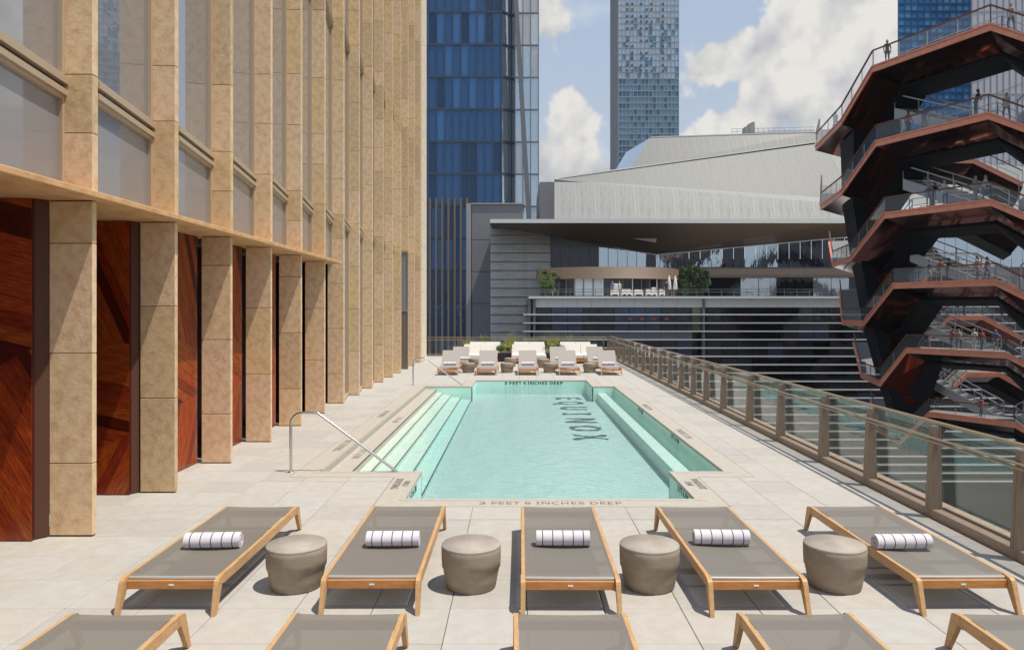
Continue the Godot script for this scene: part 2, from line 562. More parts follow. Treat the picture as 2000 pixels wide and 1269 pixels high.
# ---------------------------------------------------------------- street, terrace slab and pavers
# the pool's outline in plan, (x, z)
func pool_outline(grow := 0.0) -> PackedVector2Array:
	var g := grow
	return PackedVector2Array([Vector2(-1.37 - g, -8.85 + g), Vector2(2.18 + g, -8.85 + g), Vector2(2.18 + g, -10.37 + g), Vector2(2.97 + g, -10.37 + g), Vector2(2.97 + g, -22.1 - g), Vector2(2.3 + g, -22.1 - g),
		Vector2(2.3 + g, -24.05 - g), Vector2(-1.37 - g, -24.05 - g), Vector2(-1.37 - g, -22.1 - g), Vector2(-2.83 - g, -22.1 - g), Vector2(-2.83 - g, -10.37 + g), Vector2(-1.37 - g, -10.37 + g)])

func ground_and_deck() -> void:
	var s := st0()
	face(s, [Vector3(-900, -25, 300), Vector3(900, -25, 300), Vector3(900, -25, -1600), Vector3(-900, -25, -1600)], Vector3(0, -90, 0))
	tag(obj("street", s, M.asphalt), "", "", "", "structure")
	# the slab under the terrace, open where the pool is
	s = st0()
	for r in [[-6.4, 4.93, 3.0, -8.82], [-6.4, -1.40, -8.82, -10.34], [2.21, 4.93, -8.82, -10.34], [-6.4, -2.86, -10.34, -22.13], [3.0, 4.93, -10.34, -22.13], [-6.4, -1.40, -22.13, -24.08], [2.33, 4.93, -22.13, -24.08], [-6.4, 4.93, -24.08, -38.0]]:
		box(s, Vector3(r[0], -0.9, r[3]), Vector3(r[1], -0.045, r[2]))
	box(s, Vector3(-6.4, -25, -38.0), Vector3(4.93, -0.9, 3.0))
	tag(obj("terrace_slab", s, M.grout), "", "", "", "structure")
	# pavers: squares of 0.597 m with open joints, cut round the pool
	var deck := Node3D.new()
	deck.name = "pool_deck"
	add_child(deck)
	deck.set_meta("kind", "structure")
	var inner := pool_outline(0.335)
	var p := 0.597
	var whole := st0()
	cbox(whole, Vector3(-p / 2 + 0.0025, -0.04, -p / 2 + 0.0025), Vector3(p / 2 - 0.0025, 0.0, p / 2 - 0.0025), 0.004)
	var paver_mesh := done(whole)
	var rest := st0()
	var made := 0
	for row in range(-10, 57):
		for col in range(-8, 9):
			var x0 := -0.52 + p * col
			var x1 := minf(x0 + p, 4.6)
			var zz := -5.004 - p * row
			if zz - p > 2.9 or zz - p < -37.4 or x0 > 4.55:
				continue
			var cell := PackedVector2Array([Vector2(x0, zz), Vector2(x1, zz), Vector2(x1, zz - p), Vector2(x0, zz - p)])
			var cut := Geometry2D.intersect_polygons(cell, inner)
			var m: Material = M["paver_%d" % rng.randi_range(0, 3)]
			var seen := zz - p / 2 < -3.4 and absf(x0 + p / 2) < -zz * 0.82
			if cut.is_empty() and x1 - x0 > p - 0.01:
				if seen and made < 298:
					made += 1
					var o := obj("paver", paver_mesh, m, deck)
					o.position = Vector3(x0 + p / 2, rng.randf_range(-0.0012, 0.0), zz - p / 2)
				else:
					cbox(rest, Vector3(x0 + 0.0025, -0.04, zz - p + 0.0025), Vector3(x1 - 0.0025, 0.0, zz - 0.0025), 0.004)
			else:
				for piece in Geometry2D.clip_polygons(cell, inner):
					for q in Geometry2D.offset_polygon(piece, -0.0025, Geometry2D.JOIN_MITER):
						if q.size() < 3:
							continue
						if seen and made < 298:
							made += 1
							var one := st0()
							prism(one, q, -0.04, 0.0)
							obj("paver", one, m, deck)
						else:
							prism(rest, q, -0.04, 0.0)
	tag(obj("far_pavers", rest, M.paver_0, deck), "", "", "", "stuff")

# ---------------------------------------------------------------- pool
func word(called: String, text: String, size: float, m: Material, parent: Node3D, at: Vector3, right: Vector3, up: Vector3, stretch := 1.0, bold := false) -> MeshInstance3D:
	var f := SystemFont.new()
	f.font_names = PackedStringArray(["Droid Sans"])
	if bold:
		f.font_weight = 700
	var t := TextMesh.new()
	t.text = text
	t.font = f
	t.font_size = 32
	t.pixel_size = size / 23.0
	t.depth = 0.002
	t.curve_step = 1.0
	var o := obj(called, t, m, parent)
	o.transform = Transform3D(Basis(right * stretch, up, right.cross(up)), at)
	return o

# letters bent as if seen through ripples: finer triangles, refraction put into their shape
func ripple_bent(m: Mesh, sd: int) -> ArrayMesh:
	var a := m.surface_get_arrays(0)
	var v: PackedVector3Array = a[Mesh.ARRAY_VERTEX]
	var ix: PackedInt32Array = a[Mesh.ARRAY_INDEX] if a[Mesh.ARRAY_INDEX] != null else PackedInt32Array(range(v.size()))
	var t := PackedVector3Array()
	for i in range(0, ix.size(), 3):
		if absf(v[ix[i]].z - v[ix[i + 1]].z) < 1e-5 and absf(v[ix[i]].z - v[ix[i + 2]].z) < 1e-5 and v[ix[i]].z > 0.0:
			for k in 3:
				t.append(v[ix[i + k]])
	for pass_ in 4:
		var u := PackedVector3Array()
		for i in range(0, t.size(), 3):
			var p := t[i]
			var q := t[i + 1]
			var r := t[i + 2]
			if maxf(p.distance_to(q), maxf(q.distance_to(r), r.distance_to(p))) < 0.05:
				u.append_array([p, q, r])
				continue
			var pq := (p + q) / 2.0
			var qr := (q + r) / 2.0
			var rp := (r + p) / 2.0
			u.append_array([p, pq, rp, pq, q, qr, rp, qr, r, pq, qr, rp])
		t = u
	var n := FastNoiseLite.new()
	n.seed = sd
	n.frequency = 3.2
	n.fractal_octaves = 2
	var s := st0()
	for i in range(0, t.size(), 3):
		var p := []
		for k in 3:
			var e := t[i + k]
			p.append(e + Vector3(n.get_noise_2d(e.x * 1.6, e.y) * 0.07, n.get_noise_2d(e.x * 1.6 + 9.0, e.y) * 0.07, 0))
		tri(s, p[0], p[1], p[2], Vector3(p[0].x, p[0].y, -5))
	return done(s)

func pool() -> void:
	var root := Node3D.new()
	root.name = "swimming_pool"
	add_child(root)
	root.set_meta("kind", "structure")
	var out := pool_outline()
	var deep := -0.46
	# floor and walls of the basin
	var s := st0()
	for t in [[-1.37, 2.3, -8.85, -24.05], [-2.83, -1.37, -10.37, -22.1], [2.3, 2.97, -10.37, -22.1]]:
		face(s, [Vector3(t[0], deep, t[2]), Vector3(t[1], deep, t[2]), Vector3(t[1], deep, t[3]), Vector3(t[0], deep, t[3])], Vector3(0, -9, -15))
	obj("pool_floor", s, M.pool_floor, root)
	for i in out.size():
		var a := out[i]
		var b := out[(i + 1) % out.size()]
		s = st0()
		var d := (b - a).normalized()
		var nn := Vector2(-d.y, d.x)
		if Geometry2D.is_point_in_polygon((a + b) / 2 + nn * 0.05, out):
			nn = -nn
		hexa(s, [Vector3(a.x, deep - 0.05, a.y), Vector3(b.x, deep - 0.05, b.y), Vector3(b.x + nn.x * 0.028, deep - 0.05, b.y + nn.y * 0.028), Vector3(a.x + nn.x * 0.028, deep - 0.05, a.y + nn.y * 0.028)],
			[Vector3(a.x, -0.041, a.y), Vector3(b.x, -0.041, b.y), Vector3(b.x + nn.x * 0.028, -0.041, b.y + nn.y * 0.028), Vector3(a.x + nn.x * 0.028, -0.041, a.y + nn.y * 0.028)])
		obj("pool_wall", s, M.pool_wall, root)
	# coping stones, 0.33 m wide, mitred at the corners, with a raised lip at the water's edge
	var ring := pool_outline(0.33)
	for i in out.size():
		var j := (i + 1) % out.size()
		var n := maxi(1, roundi((out[j] - out[i]).length() / 1.2))
		for k in n:
			var a := out[i].lerp(out[j], float(k) / n)
			var b := out[i].lerp(out[j], float(k + 1) / n)
			var c := ring[i].lerp(ring[j], float(k + 1) / n)
			var e := ring[i].lerp(ring[j], float(k) / n)
			var along := (b - a).normalized() * 0.0015
			a += along
			e += along
			b -= along
			c -= along
			s = st0()
			hexa(s, [Vector3(a.x, -0.04, a.y), Vector3(b.x, -0.04, b.y), Vector3(c.x, -0.04, c.y), Vector3(e.x, -0.04, e.y)], [Vector3(a.x, 0.001, a.y), Vector3(b.x, 0.001, b.y), Vector3(c.x, 0.001, c.y), Vector3(e.x, 0.001, e.y)])
			var lip := 0.07 / 0.33
			var a2 := a.lerp(e, lip)
			var b2 := b.lerp(c, lip)
			hexa(s, [Vector3(a.x, 0.001, a.y), Vector3(b.x, 0.001, b.y), Vector3(b2.x, 0.001, b2.y), Vector3(a2.x, 0.001, a2.y)], [Vector3(a.x, 0.008, a.y), Vector3(b.x, 0.008, b.y), Vector3(b2.x, 0.005, b2.y), Vector3(a2.x, 0.005, a2.y)])
			obj("coping_stone", s, M.coping, root)
	# the steps down on the left and the ledge along the right
	var xs := [-2.828, -2.46, -2.26, -2.0, -1.7, -1.39]
	var ys := [-0.1, -0.19, -0.26, -0.33, -0.4]
	for i in 5:
		s = st0()
		box(s, Vector3(xs[i], deep + 0.004, -22.098), Vector3(xs[i + 1], ys[i], -10.372))
		if i == 0:
			box(s, Vector3(-2.8295, -0.1, -22.097), Vector3(-2.815, -0.001, -10.373))
		obj("step", s, M.coping if i == 0 else M["pool_step_%d" % (i - 1)], root)
		s = st0()
		box(s, Vector3(xs[i + 1] - 0.02, ys[i], -22.09), Vector3(xs[i + 1] + 0.003, ys[i] + 0.003, -10.38))
		obj("step_edge_line", s, M.step_line, root)
	s = st0()
	box(s, Vector3(2.46, deep + 0.004, -22.098), Vector3(2.7, -0.2, -10.372))
	obj("ledge", s, M.pool_step_2, root)
	# lettering: on the floor, on the walls above the water, on the coping and the deck
	var zs := [-22.9, -21.75, -20.6, -19.45, -18.3, -17.05, -15.85]
	for i in 7:
		var letter := word("floor_letter", "EQUINOX"[i], 0.76, M.letter_dark, root, Vector3(1.6, deep + 0.003, zs[i]), Vector3.BACK, Vector3.RIGHT, 1.15, true)
		letter.mesh = ripple_bent(letter.mesh, 60 + i)
	word("depth_marking", "3 FEET 4 INCHES DEEP", 0.1, M.letter_wall, root, Vector3(0.55, -0.085, -24.047), Vector3.RIGHT, Vector3.UP, 1.35, true)
	word("depth_marking", "3 FEET 6 INCHES DEEP", 0.1, M.letter_grey, root, Vector3(0.4, 0.002, -8.665), Vector3.RIGHT, Vector3.FORWARD, 1.25)
	for z in [-13.6, -17.4]:
		word("depth_marking", "3 FT 4 IN", 0.085, M.letter_wall, root, Vector3(2.967, -0.09, z), Vector3.BACK, Vector3.UP, 1.5, true)
		word("deck_marking", "NO DIVING", 0.12, M.letter_grey, root, Vector3(3.14, 0.002, z), Vector3.FORWARD, Vector3.LEFT, 1.2)
		word("deck_marking", "NO DIVING", 0.12, M.letter_grey, root, Vector3(-3.0, 0.002, z + 1.2), Vector3.BACK, Vector3.RIGHT, 1.2)
		word("depth_marking", "3 FT 4 IN", 0.12, M.letter_grey, root, Vector3(-2.66, -0.0985, z + 1.4), Vector3.BACK, Vector3.RIGHT, 1.2)
	word("depth_marking", "3 FT 6 IN", 0.085, M.letter_wall, root, Vector3(2.177, -0.09, -9.5), Vector3.BACK, Vector3.UP, 1.3, true)
	word("depth_marking", "3 FT 6 IN", 0.085, M.letter_wall, root, Vector3(-1.367, -0.09, -9.5), Vector3.FORWARD, Vector3.UP, 1.3, true)
	word("deck_marking", "NO", 0.095, M.letter_grey, root, Vector3(-1.475, 0.0025, -9.65), Vector3.BACK, Vector3.RIGHT, 1.5, true)
	word("deck_marking", "DIVING", 0.095, M.letter_grey, root, Vector3(-1.605, 0.0025, -9.65), Vector3.BACK, Vector3.RIGHT, 1.25, true)
	word("deck_marking", "NO", 0.095, M.letter_grey, root, Vector3(2.295, 0.0025, -9.65), Vector3.FORWARD, Vector3.LEFT, 1.25, true)
	word("deck_marking", "DIVING", 0.095, M.letter_grey, root, Vector3(2.425, 0.0025, -9.65), Vector3.FORWARD, Vector3.LEFT, 1.25, true)
	# the water
	s = st0()
	s.set_smooth_group(3)
	for t in [[-1.368, 2.178, -8.852, -10.37], [-2.46, 2.968, -10.372, -22.098], [-1.368, 2.298, -22.098, -24.046]]:
		var v := []
		for e in [[0, 2], [1, 2], [1, 3], [0, 3]]:
			v.append(Vector2(t[e[0]], t[e[1]]))
		for e in [0, 1, 2, 0, 2, 3]:
			s.set_uv(v[e])
			s.add_vertex(Vector3(v[e].x, -0.15, v[e].y))
	s.generate_normals()
	s.generate_tangents()
	tag(obj("water", s.commit(), M.water), "", "", "", "structure")
	# two bent steel handrails at the ends of the steps
	for q in [[-10.34, "bent steel handrail at the near end of the pool steps"], [-22.5, "bent steel handrail at the far end of the pool steps"]]:
		var root2 := thing("pool_handrail", q[1], "handrail", Vector3(-3.24, 0, q[0]), "handrails of the pool steps")
		var pts := [Vector3(0, 0.0, 0), Vector3(0, 0.66, 0)]
		for k in range(0, 7):
			var a := PI / 2 * k / 6.0
			pts.append(Vector3(0.17 - 0.17 * cos(a), 0.68 + 0.17 * sin(a), 0))
		pts.append(Vector3(0.3, 0.85, 0))
		for k in range(0, 5):
			var a := deg_to_rad(34.0) * k / 4.0
			pts.append(Vector3(0.34 + 0.12 * sin(a), 0.85 - 0.12 * (1 - cos(a)), 0))
		pts.append(Vector3(1.72, -0.14, 0))
		var ss := st0()
		tube(ss, pts, 0.021, 12)
		obj("rail", ss, M.steel, root2)
		ss = st0()
		lathe(ss, [[0.045, 0.0], [0.045, 0.012], [0.02, 0.016]], 20)
		obj("base_plate", ss, M.steel, root2)

# ---------------------------------------------------------------- the stone hotel on the left
func pier_z(i: int) -> float:
	return -(7.38 + 1.78 * i)

# stone blocks up a pier, round a dark core that shows in the joints
func stone_pier(root: Node3D, called: String, x0: float, x1: float, z0: float, z1: float, y0: float, y1: float, joints: Array, top_blocks: float, pale := false) -> void:
	var s := st0()
	box(s, Vector3(x0 + 0.008, y0, z1 + 0.008), Vector3(x1 - 0.008, y1, z0 - 0.008))
	var core := obj(called, s, M.joint_dark, root)
	var at := y0
	var js := joints.filter(func(j): return j > y0 + 0.15 and j < minf(y1, top_blocks) - 0.15)
	js.append(minf(y1, top_blocks))
	if y1 > top_blocks:
		js.append(y1)
	for j in js:
		s = st0()
		cbox(s, Vector3(x0, at + 0.004, z1), Vector3(x1, j - 0.004, z0), 0.004)
		obj("stone_block", s, M.stone_sunlit if pale else M["stone_%d" % rng.randi_range(0, 5)], core)
		at = j

# boards at a slant, clipped to a panel; the panel's plane is given by an origin and two axes
func board_panel(root: Node3D, at: Vector3, u: Vector3, v: Vector3, w: float, h: float, zones: Array) -> void:
	var s := st0()
	var n := u.cross(v).normalized()
	plate(s, [at, at + u * w, at + u * w + v * h, at + v * h], n, 0.04)
	var back := obj("wood_panel", s, M.rosewood_3, root)
	for zone in zones:
		var area := PackedVector2Array()
		for q in zone[0]:
			area.append(Vector2(q[0] * w, q[1] * h))
		var dir := Vector2.from_angle(deg_to_rad(zone[1]))
		var nrm := dir.orthogonal()
		var k := -40
		var pitch: float = zone[2]
		while k < 40:
			var o := Vector2(w / 2, h / 2) + nrm * (pitch * k)
			k += 1
			var strip := PackedVector2Array([o - dir * 6, o + dir * 6, o + dir * 6 + nrm * (pitch - 0.003), o - dir * 6 + nrm * (pitch - 0.003)])
			for q in Geometry2D.intersect_polygons(strip, area):
				if q.size() < 3:
					continue
				var pts := []
				var lift := rng.randf_range(0.004, 0.007)
				for e in q:
					pts.append(u * e.x + v * e.y + n * lift)
				# each board keeps its own axes, so that its grain runs along it
				var along := (u * dir.x + v * dir.y).normalized()
				var axes := Basis(along.cross(n), along, n)
				var local := []
				for e in pts:
					local.append(axes.inverse() * e)
				var ps := st0()
				plate(ps, local, Vector3(0, 0, 1), lift - 0.0005)
				var b := obj("board", ps, M["rosewood_%d" % [0, 1, 2, 3, 4, 5, 0, 4][rng.randi_range(0, 7)]], back)
				b.transform = Transform3D(axes, at)

func hotel() -> void:
	var root := thing("stone_hotel", "tall hotel clad in beige stone fins with tinted windows along the left of the terrace", "building")
	var s := st0()
	box(s, Vector3(-14, 3.45, -34.6), Vector3(-4.83, 24, -3.2))
	box(s, Vector3(-14, 0.0, -17.6), Vector3(-5.62, 3.45, -3.2))
	box(s, Vector3(-14, 0.0, -34.6), Vector3(-4.83, 3.45, -17.62))
	obj("wall", s, M.rosewood_3, root)
	s = st0()
	cbox(s, Vector3(-5.62, 3.436, -17.35), Vector3(-4.19, 3.496, -3.2), 0.006)
	obj("ledge", s, M.ledge_stone, root)
	# the stone fins; below the ledge they are free-standing columns
	var ja := [0.747, 1.871, 2.995, 4.12, 4.72, 5.85, 7.0, 8.2, 9.62, 10.8, 11.9, 13.1, 14.55, 15.7]
	var jb := [1.2, 2.365, 3.53, 4.71, 5.45, 6.6, 7.75, 8.8, 9.6, 10.3, 11.45, 12.6, 13.7, 14.5, 15.3]
	for i in range(-1, 15):
		var z := pier_z(i)
		var js: Array = (ja if i % 2 == 0 else jb).map(func(j): return j if j < 5.0 or (j > 9.5 and j < 9.7) else j + rng.randf_range(-0.3, 0.3))
		var seen := 2.3 + 608.0 * -z / 1412.0 + 1.0
		if i <= 5:
			stone_pier(root, "column", -4.78, -4.34, z, z - 0.075, 0.012, 3.428, js, 99.0)
			stone_pier(root, "fin", -4.68, -4.34, z, z - 0.1, 3.498, 24.0, js, seen)
		elif i == 6:
			stone_pier(root, "fin", -4.74, -4.34, z, z - 0.1, 0.012, 24.0, js, seen)
		elif i == 12:
			stone_pier(root, "fin", -4.66, -4.34, z, z - 0.1, 4.7, 24.0, js, seen)
		else:
			stone_pier(root, "fin", -4.66, -4.34, z, z - 0.1, 0.012, 24.0, js, seen)
	# the corner, a wide flat pier facing the pool, its stone coloured as if sunlit
	stone_pier(root, "corner_pier", -4.86, -4.34, -32.75, -34.62, 0.012, 24.0, range(1, 20).map(func(k): return k * 1.06), 18.5, true)
	# windows between the fins, each set at a slant; a frosted pane below, clearer ones above
	for i in range(-1, 14):
		var a := Vector3(-4.41, 0, pier_z(i) - 0.102)
		var b := Vector3(-4.67, 0, pier_z(i + 1) + 0.003)
		var d := (b - a).normalized()
		var n := d.cross(Vector3.UP) * -1.0
		if n.x < 0:
			n = -n
		var y0 := 3.5 if i <= 5 else 0.03
		for st in [[y0, 4.5, "pane_frosted"], [4.68, 9.42, "pane_clear"], [9.6, 14.4, "pane_clear"], [14.58, 19.0, "pane_clear"]]:
			if st[0] > 2.3 + 608.0 * 1.15 * -b.z / 1412.0:
				continue
			s = st0()
			plate(s, [a + Vector3.UP * st[0], b + Vector3.UP * st[0], b + Vector3.UP * st[1], a + Vector3.UP * st[1]], n, 0.03)
			var pane := obj("window", s, M[st[2]], root)
			# frame: an upright by the far fin, rails above and below
			s = st0()
			var e := b - d * 0.035
			box(s, Vector3(minf(e.x, b.x) - 0.02, st[0], b.z), Vector3(b.x + 0.05, st[1], b.z + 0.04))
			for y in [st[0] + 0.02, st[1] - 0.02]:
				bar(s, a + n * 0.02 + Vector3.UP * y, b + n * 0.02 + Vector3.UP * y, 0.05, 0.04)
			obj("frame", s, M.frame_bronze, pane)
			s = st0()
			bar(s, a + n * 0.03 + Vector3.UP * (st[1] + 0.03), b + n * 0.03 + Vector3.UP * (st[1] + 0.03), 0.09, 0.06)
			bar(s, a + n * 0.03 + Vector3.UP * (st[1] + 0.145), b + n * 0.03 + Vector3.UP * (st[1] + 0.145), 0.11, 0.065)
			obj("transom", s, M.frame_bronze, pane)
			s = st0()
			bar(s, a + Vector3.UP * (st[1] + 0.085), b + Vector3.UP * (st[1] + 0.085), 0.04, 0.05)
			obj("transom_gap", s, M.frame_dark, pane)
	# rosewood boards: two returns in the open bays, then walls between the columns
	var lo := [[0, 0], [1, 0], [1, 0.42], [0, 0.5]]
	board_panel(root, Vector3(-5.6, 0.01, -7.23), Vector3.RIGHT, Vector3.UP, 0.74, 3.42, [[[[0, 0], [1, 0], [1, 0.56], [0, 0.45]], -58.0, 0.13], [[[0, 0.45], [1, 0.56], [1, 1], [0, 1]], -14.0, 0.15]])
	board_panel(root, Vector3(-5.6, 0.01, -9.05), Vector3.RIGHT, Vector3.UP, 0.74, 3.42, [[[[0, 0], [1, 0], [1, 0.22], [0, 0.12]], 62.0, 0.12], [[[0, 0.12], [1, 0.22], [1, 0.55], [0, 0.6]], -12.0, 0.14], [[[0, 0.6], [1, 0.55], [1, 1], [0, 1]], -66.0, 0.12]])
	for z in [-7.23, -9.05]:
		s = st0()
		hexa(s, [Vector3(-5.6, 0.01, z - 0.045), Vector3(-4.862, 0.01, z - 0.045), Vector3(-4.782, 0.01, z - 0.152), Vector3(-5.6, 0.01, z - 0.3)], [Vector3(-5.6, 3.43, z - 0.045), Vector3(-4.862, 3.43, z - 0.045), Vector3(-4.782, 3.43, z - 0.152), Vector3(-5.6, 3.43, z - 0.3)])
		obj("wood_return", s, M.rosewood_edge, root)
	for i in range(1, 6):
		var z0 := pier_z(i) - 0.35
		var z1 := pier_z(i + 1) - 0.02
		var w := z0 - z1
		board_panel(root, Vector3(-4.86, 0.01, z0), Vector3.FORWARD, Vector3.UP, w, 3.42, [[[[0, 0], [1, 0], [1, 0.3], [0, 0.25]], 64.0, 0.13], [[[0, 0.25], [1, 0.3], [1, 0.5], [0, 0.62]], -24.0, 0.14], [[[0, 0.62], [1, 0.5], [1, 1], [0, 1]], -68.0, 0.13]])
	# a narrow bronze doorway towards the far end
	var zd := pier_z(12)
	s = st0()
	box(s, Vector3(-4.62, 0.012, zd - 0.06), Vector3(-4.35, 2.3, zd - 0.02))
	var door := obj("door", s, M.mullion_brown, root)
	s = st0()
	for y in [[0.012, 4.69]]:
		box(s, Vector3(-4.36, y[0], zd - 0.09), Vector3(-4.34, y[1], zd))
		box(s, Vector3(-4.65, y[0], zd - 0.09), Vector3(-4.63, y[1], zd))
	for y in [2.31, 4.66]:
		box(s, Vector3(-4.629, y, zd - 0.09), Vector3(-4.361, y + 0.04, zd - 0.001))
	obj("frame", s, M.frame_bronze, door)
	s = st0()
	box(s, Vector3(-4.62, 2.36, zd - 0.06), Vector3(-4.37, 4.65, zd - 0.03))
	obj("door_light", s, M.pane_frosted, root)

# ---------------------------------------------------------------- balustrades
func railings() -> void:
	var root := thing("glass_railing", "long bronze railing with broad tapered posts and glass panes along the pool deck", "railing")
	var posts := [6.64, 8.04, 9.5, 10.95, 12.75, 14.45, 16.3, 17.8, 19.1, 20.5, 22.0, 23.5, 25.1, 26.7, 28.3, 29.9, 31.5, 33.2, 35.0, 36.9]
	posts.push_front(5.2)
	posts.push_front(3.8)
	for i in posts.size():
		var z: float = -posts[i]
		# post: a fin of two plates, tapering upwards, with a slim upright above it
		var s := st0()
		for q in [[0.0, 0.045], [0.05, 0.095]]:
			hexa(s, [Vector3(4.595, 0.1, z - q[0]), Vector3(4.735, 0.1, z - q[0]), Vector3(4.735, 0.1, z - q[1]), Vector3(4.595, 0.1, z - q[1])],
				[Vector3(4.628, 0.845, z - q[0]), Vector3(4.725, 0.845, z - q[0]), Vector3(4.725, 0.845, z - q[1]), Vector3(4.628, 0.845, z - q[1])])
		var post := obj("post", s, M.bronze, root)
		s = st0()
		box(s, Vector3(4.64, 0.85, z - 0.085), Vector3(4.735, 1.02, z - 0.01))
		obj("upright", s, M.bronze, post)
		s = st0()
		box(s, Vector3(4.585, 0.846, z - 0.07), Vector3(4.66, 0.856, z - 0.025))
		obj("rail_bracket", s, M.bronze_light, post)
		if i + 1 == posts.size():
			continue
		var zn: float = -posts[i + 1]
		s = st0()
		cbox(s, Vector3(4.62, -0.02, zn - 0.045), Vector3(4.93, 0.098, z - 0.049), 0.006)
		obj("kerb_stone", s, M.kerb_stone, root)
		s = st0()
		box(s, Vector3(4.742, 0.126, zn), Vector3(4.754, 1.024, z - 0.004))
		obj("glass_pane", s, M.rail_glass, root)
		s = st0()
		box(s, Vector3(4.737, 0.1, zn), Vector3(4.765, 0.125, z - 0.096))
		obj("pane_shoe", s, M.bronze, root)
	var s := st0()
	cbox(s, Vector3(4.722, 1.025, -36.95), Vector3(4.768, 1.06, -3.7), 0.005)
	obj("top_rail", s, M.bronze_light, root)
	s = st0()
	for y in [0.862, 0.9]:
		tube(s, [Vector3(4.6, y, -3.7), Vector3(4.6, y, -36.9)], 0.013, 8)
	obj("handrail", s, M.bronze_light, root)
	# the railing across the far end
	root = thing("end_railing", "low glass railing across the far end of the terrace behind the white daybeds", "railing")
	s = st0()
	box(s, Vector3(-6.2, -0.02, -37.75), Vector3(4.6, 0.07, -37.5))
	obj("kerb", s, M.kerb_stone, root)
	var n := 7
	for i in n + 1:
		var x := -6.1 + 10.6 * i / n
		s = st0()
		box(s, Vector3(x - 0.03, 0.07, -37.64), Vector3(x + 0.03, 0.93, -37.58))
		obj("post", s, M.bronze, root)
		if i < n:
			var x1 := -6.1 + 10.6 * (i + 1) / n
			s = st0()
			face(s, [Vector3(x + 0.03, 0.08, -37.61), Vector3(x1 - 0.03, 0.08, -37.61), Vector3(x1 - 0.03, 0.92, -37.61), Vector3(x + 0.03, 0.92, -37.61)], Vector3(0, 0.5, -50))
			obj("glass_pane", s, M.rail_glass, root)
	s = st0()
	cbox(s, Vector3(-6.2, 0.93, -37.64), Vector3(4.66, 0.965, -37.58), 0.004)
	cbox(s, Vector3(-6.2, 0.8, -37.55), Vector3(4.66, 0.83, -37.52), 0.004)
	obj("top_rail", s, M.bronze_light, root)

# ---------------------------------------------------------------- towers
# a flat curtain wall: panes of their own, slightly out of true, in front of a dark sheet, with mullions between them
func curtain(root: Node3D, called: String, a: Vector3, b: Vector3, y0: float, y1: float, cols: int, rows: int, mats: Array, mull: Material, mw: float, tilt: float, floor_bar := 0.0, joined := false, offset := 0.0) -> Node3D:
	var d := b - a
	d.y = 0
	var w := d.length() / cols
	d = d.normalized()
	var n := d.cross(Vector3.UP)
	if n.z < 0:
		n = -n
	var h := (y1 - y0) / rows
	var pane := st0()
	plate(pane, [Vector3(-w / 2 + mw / 2, -h / 2 + mw / 2, 0), Vector3(w / 2 - mw / 2, -h / 2 + mw / 2, 0), Vector3(w / 2 - mw / 2, h / 2 - mw / 2, 0), Vector3(-w / 2 + mw / 2, h / 2 - mw / 2, 0)], Vector3(0, 0, 1), 0.02)
	var pm := done(pane)
	var s := st0()
	plate(s, [a + Vector3.UP * (y0 - a.y) - n * 0.3, b + Vector3.UP * (y0 - b.y) - n * 0.3, b + Vector3.UP * (y1 - b.y) - n * 0.3, a + Vector3.UP * (y1 - a.y) - n * 0.3], n, 0.2)
	var wall := obj(called, s, mull, root)
	var base := Basis(d, Vector3.UP, d.cross(Vector3.UP))
	var many := {}
	for r in rows:
		for c in cols:
			var pick: Array = mats[mini(int(float(r) / rows * mats.size()), mats.size() - 1)]
			var m: Material = M[pick[rng.randi_range(0, pick.size() - 1)]]
			var o3 := Transform3D(base * Basis.from_euler(Vector3(rng.randf_range(-tilt, tilt), rng.randf_range(-tilt, tilt), 0)), a + d * (w * (c + 0.5)) + Vector3.UP * (y0 - a.y + h * (r + 0.5)) - n * 0.06)
			if joined:
				if not many.has(m):
					many[m] = st0()
				(many[m] as SurfaceTool).append_from(pm, 0, o3)
			else:
				var o := obj("window_pane", pm, m, wall)
				o.transform = o3
	for m in many:
		tag(obj("window_panes", many[m].commit(), m, wall), "", "", "", "stuff")
	s = st0()
	for c in cols + 1:
		var p := a + d * (w * c)
		bar(s, Vector3(p.x, y0, p.z), Vector3(p.x, y1, p.z), mw * 1.3, mw * 1.3, -1.0, -1.0, d)
	for r in rows + 1:
		var y := y0 + h * r
		bar(s, Vector3(a.x, y, a.z) - n * 0.02, Vector3(b.x, y, b.z) - n * 0.02, mw * 1.2, mw * 1.5 + floor_bar)
	tag(obj("mullions", s, mull, wall), "", "", "", "stuff")
	return wall

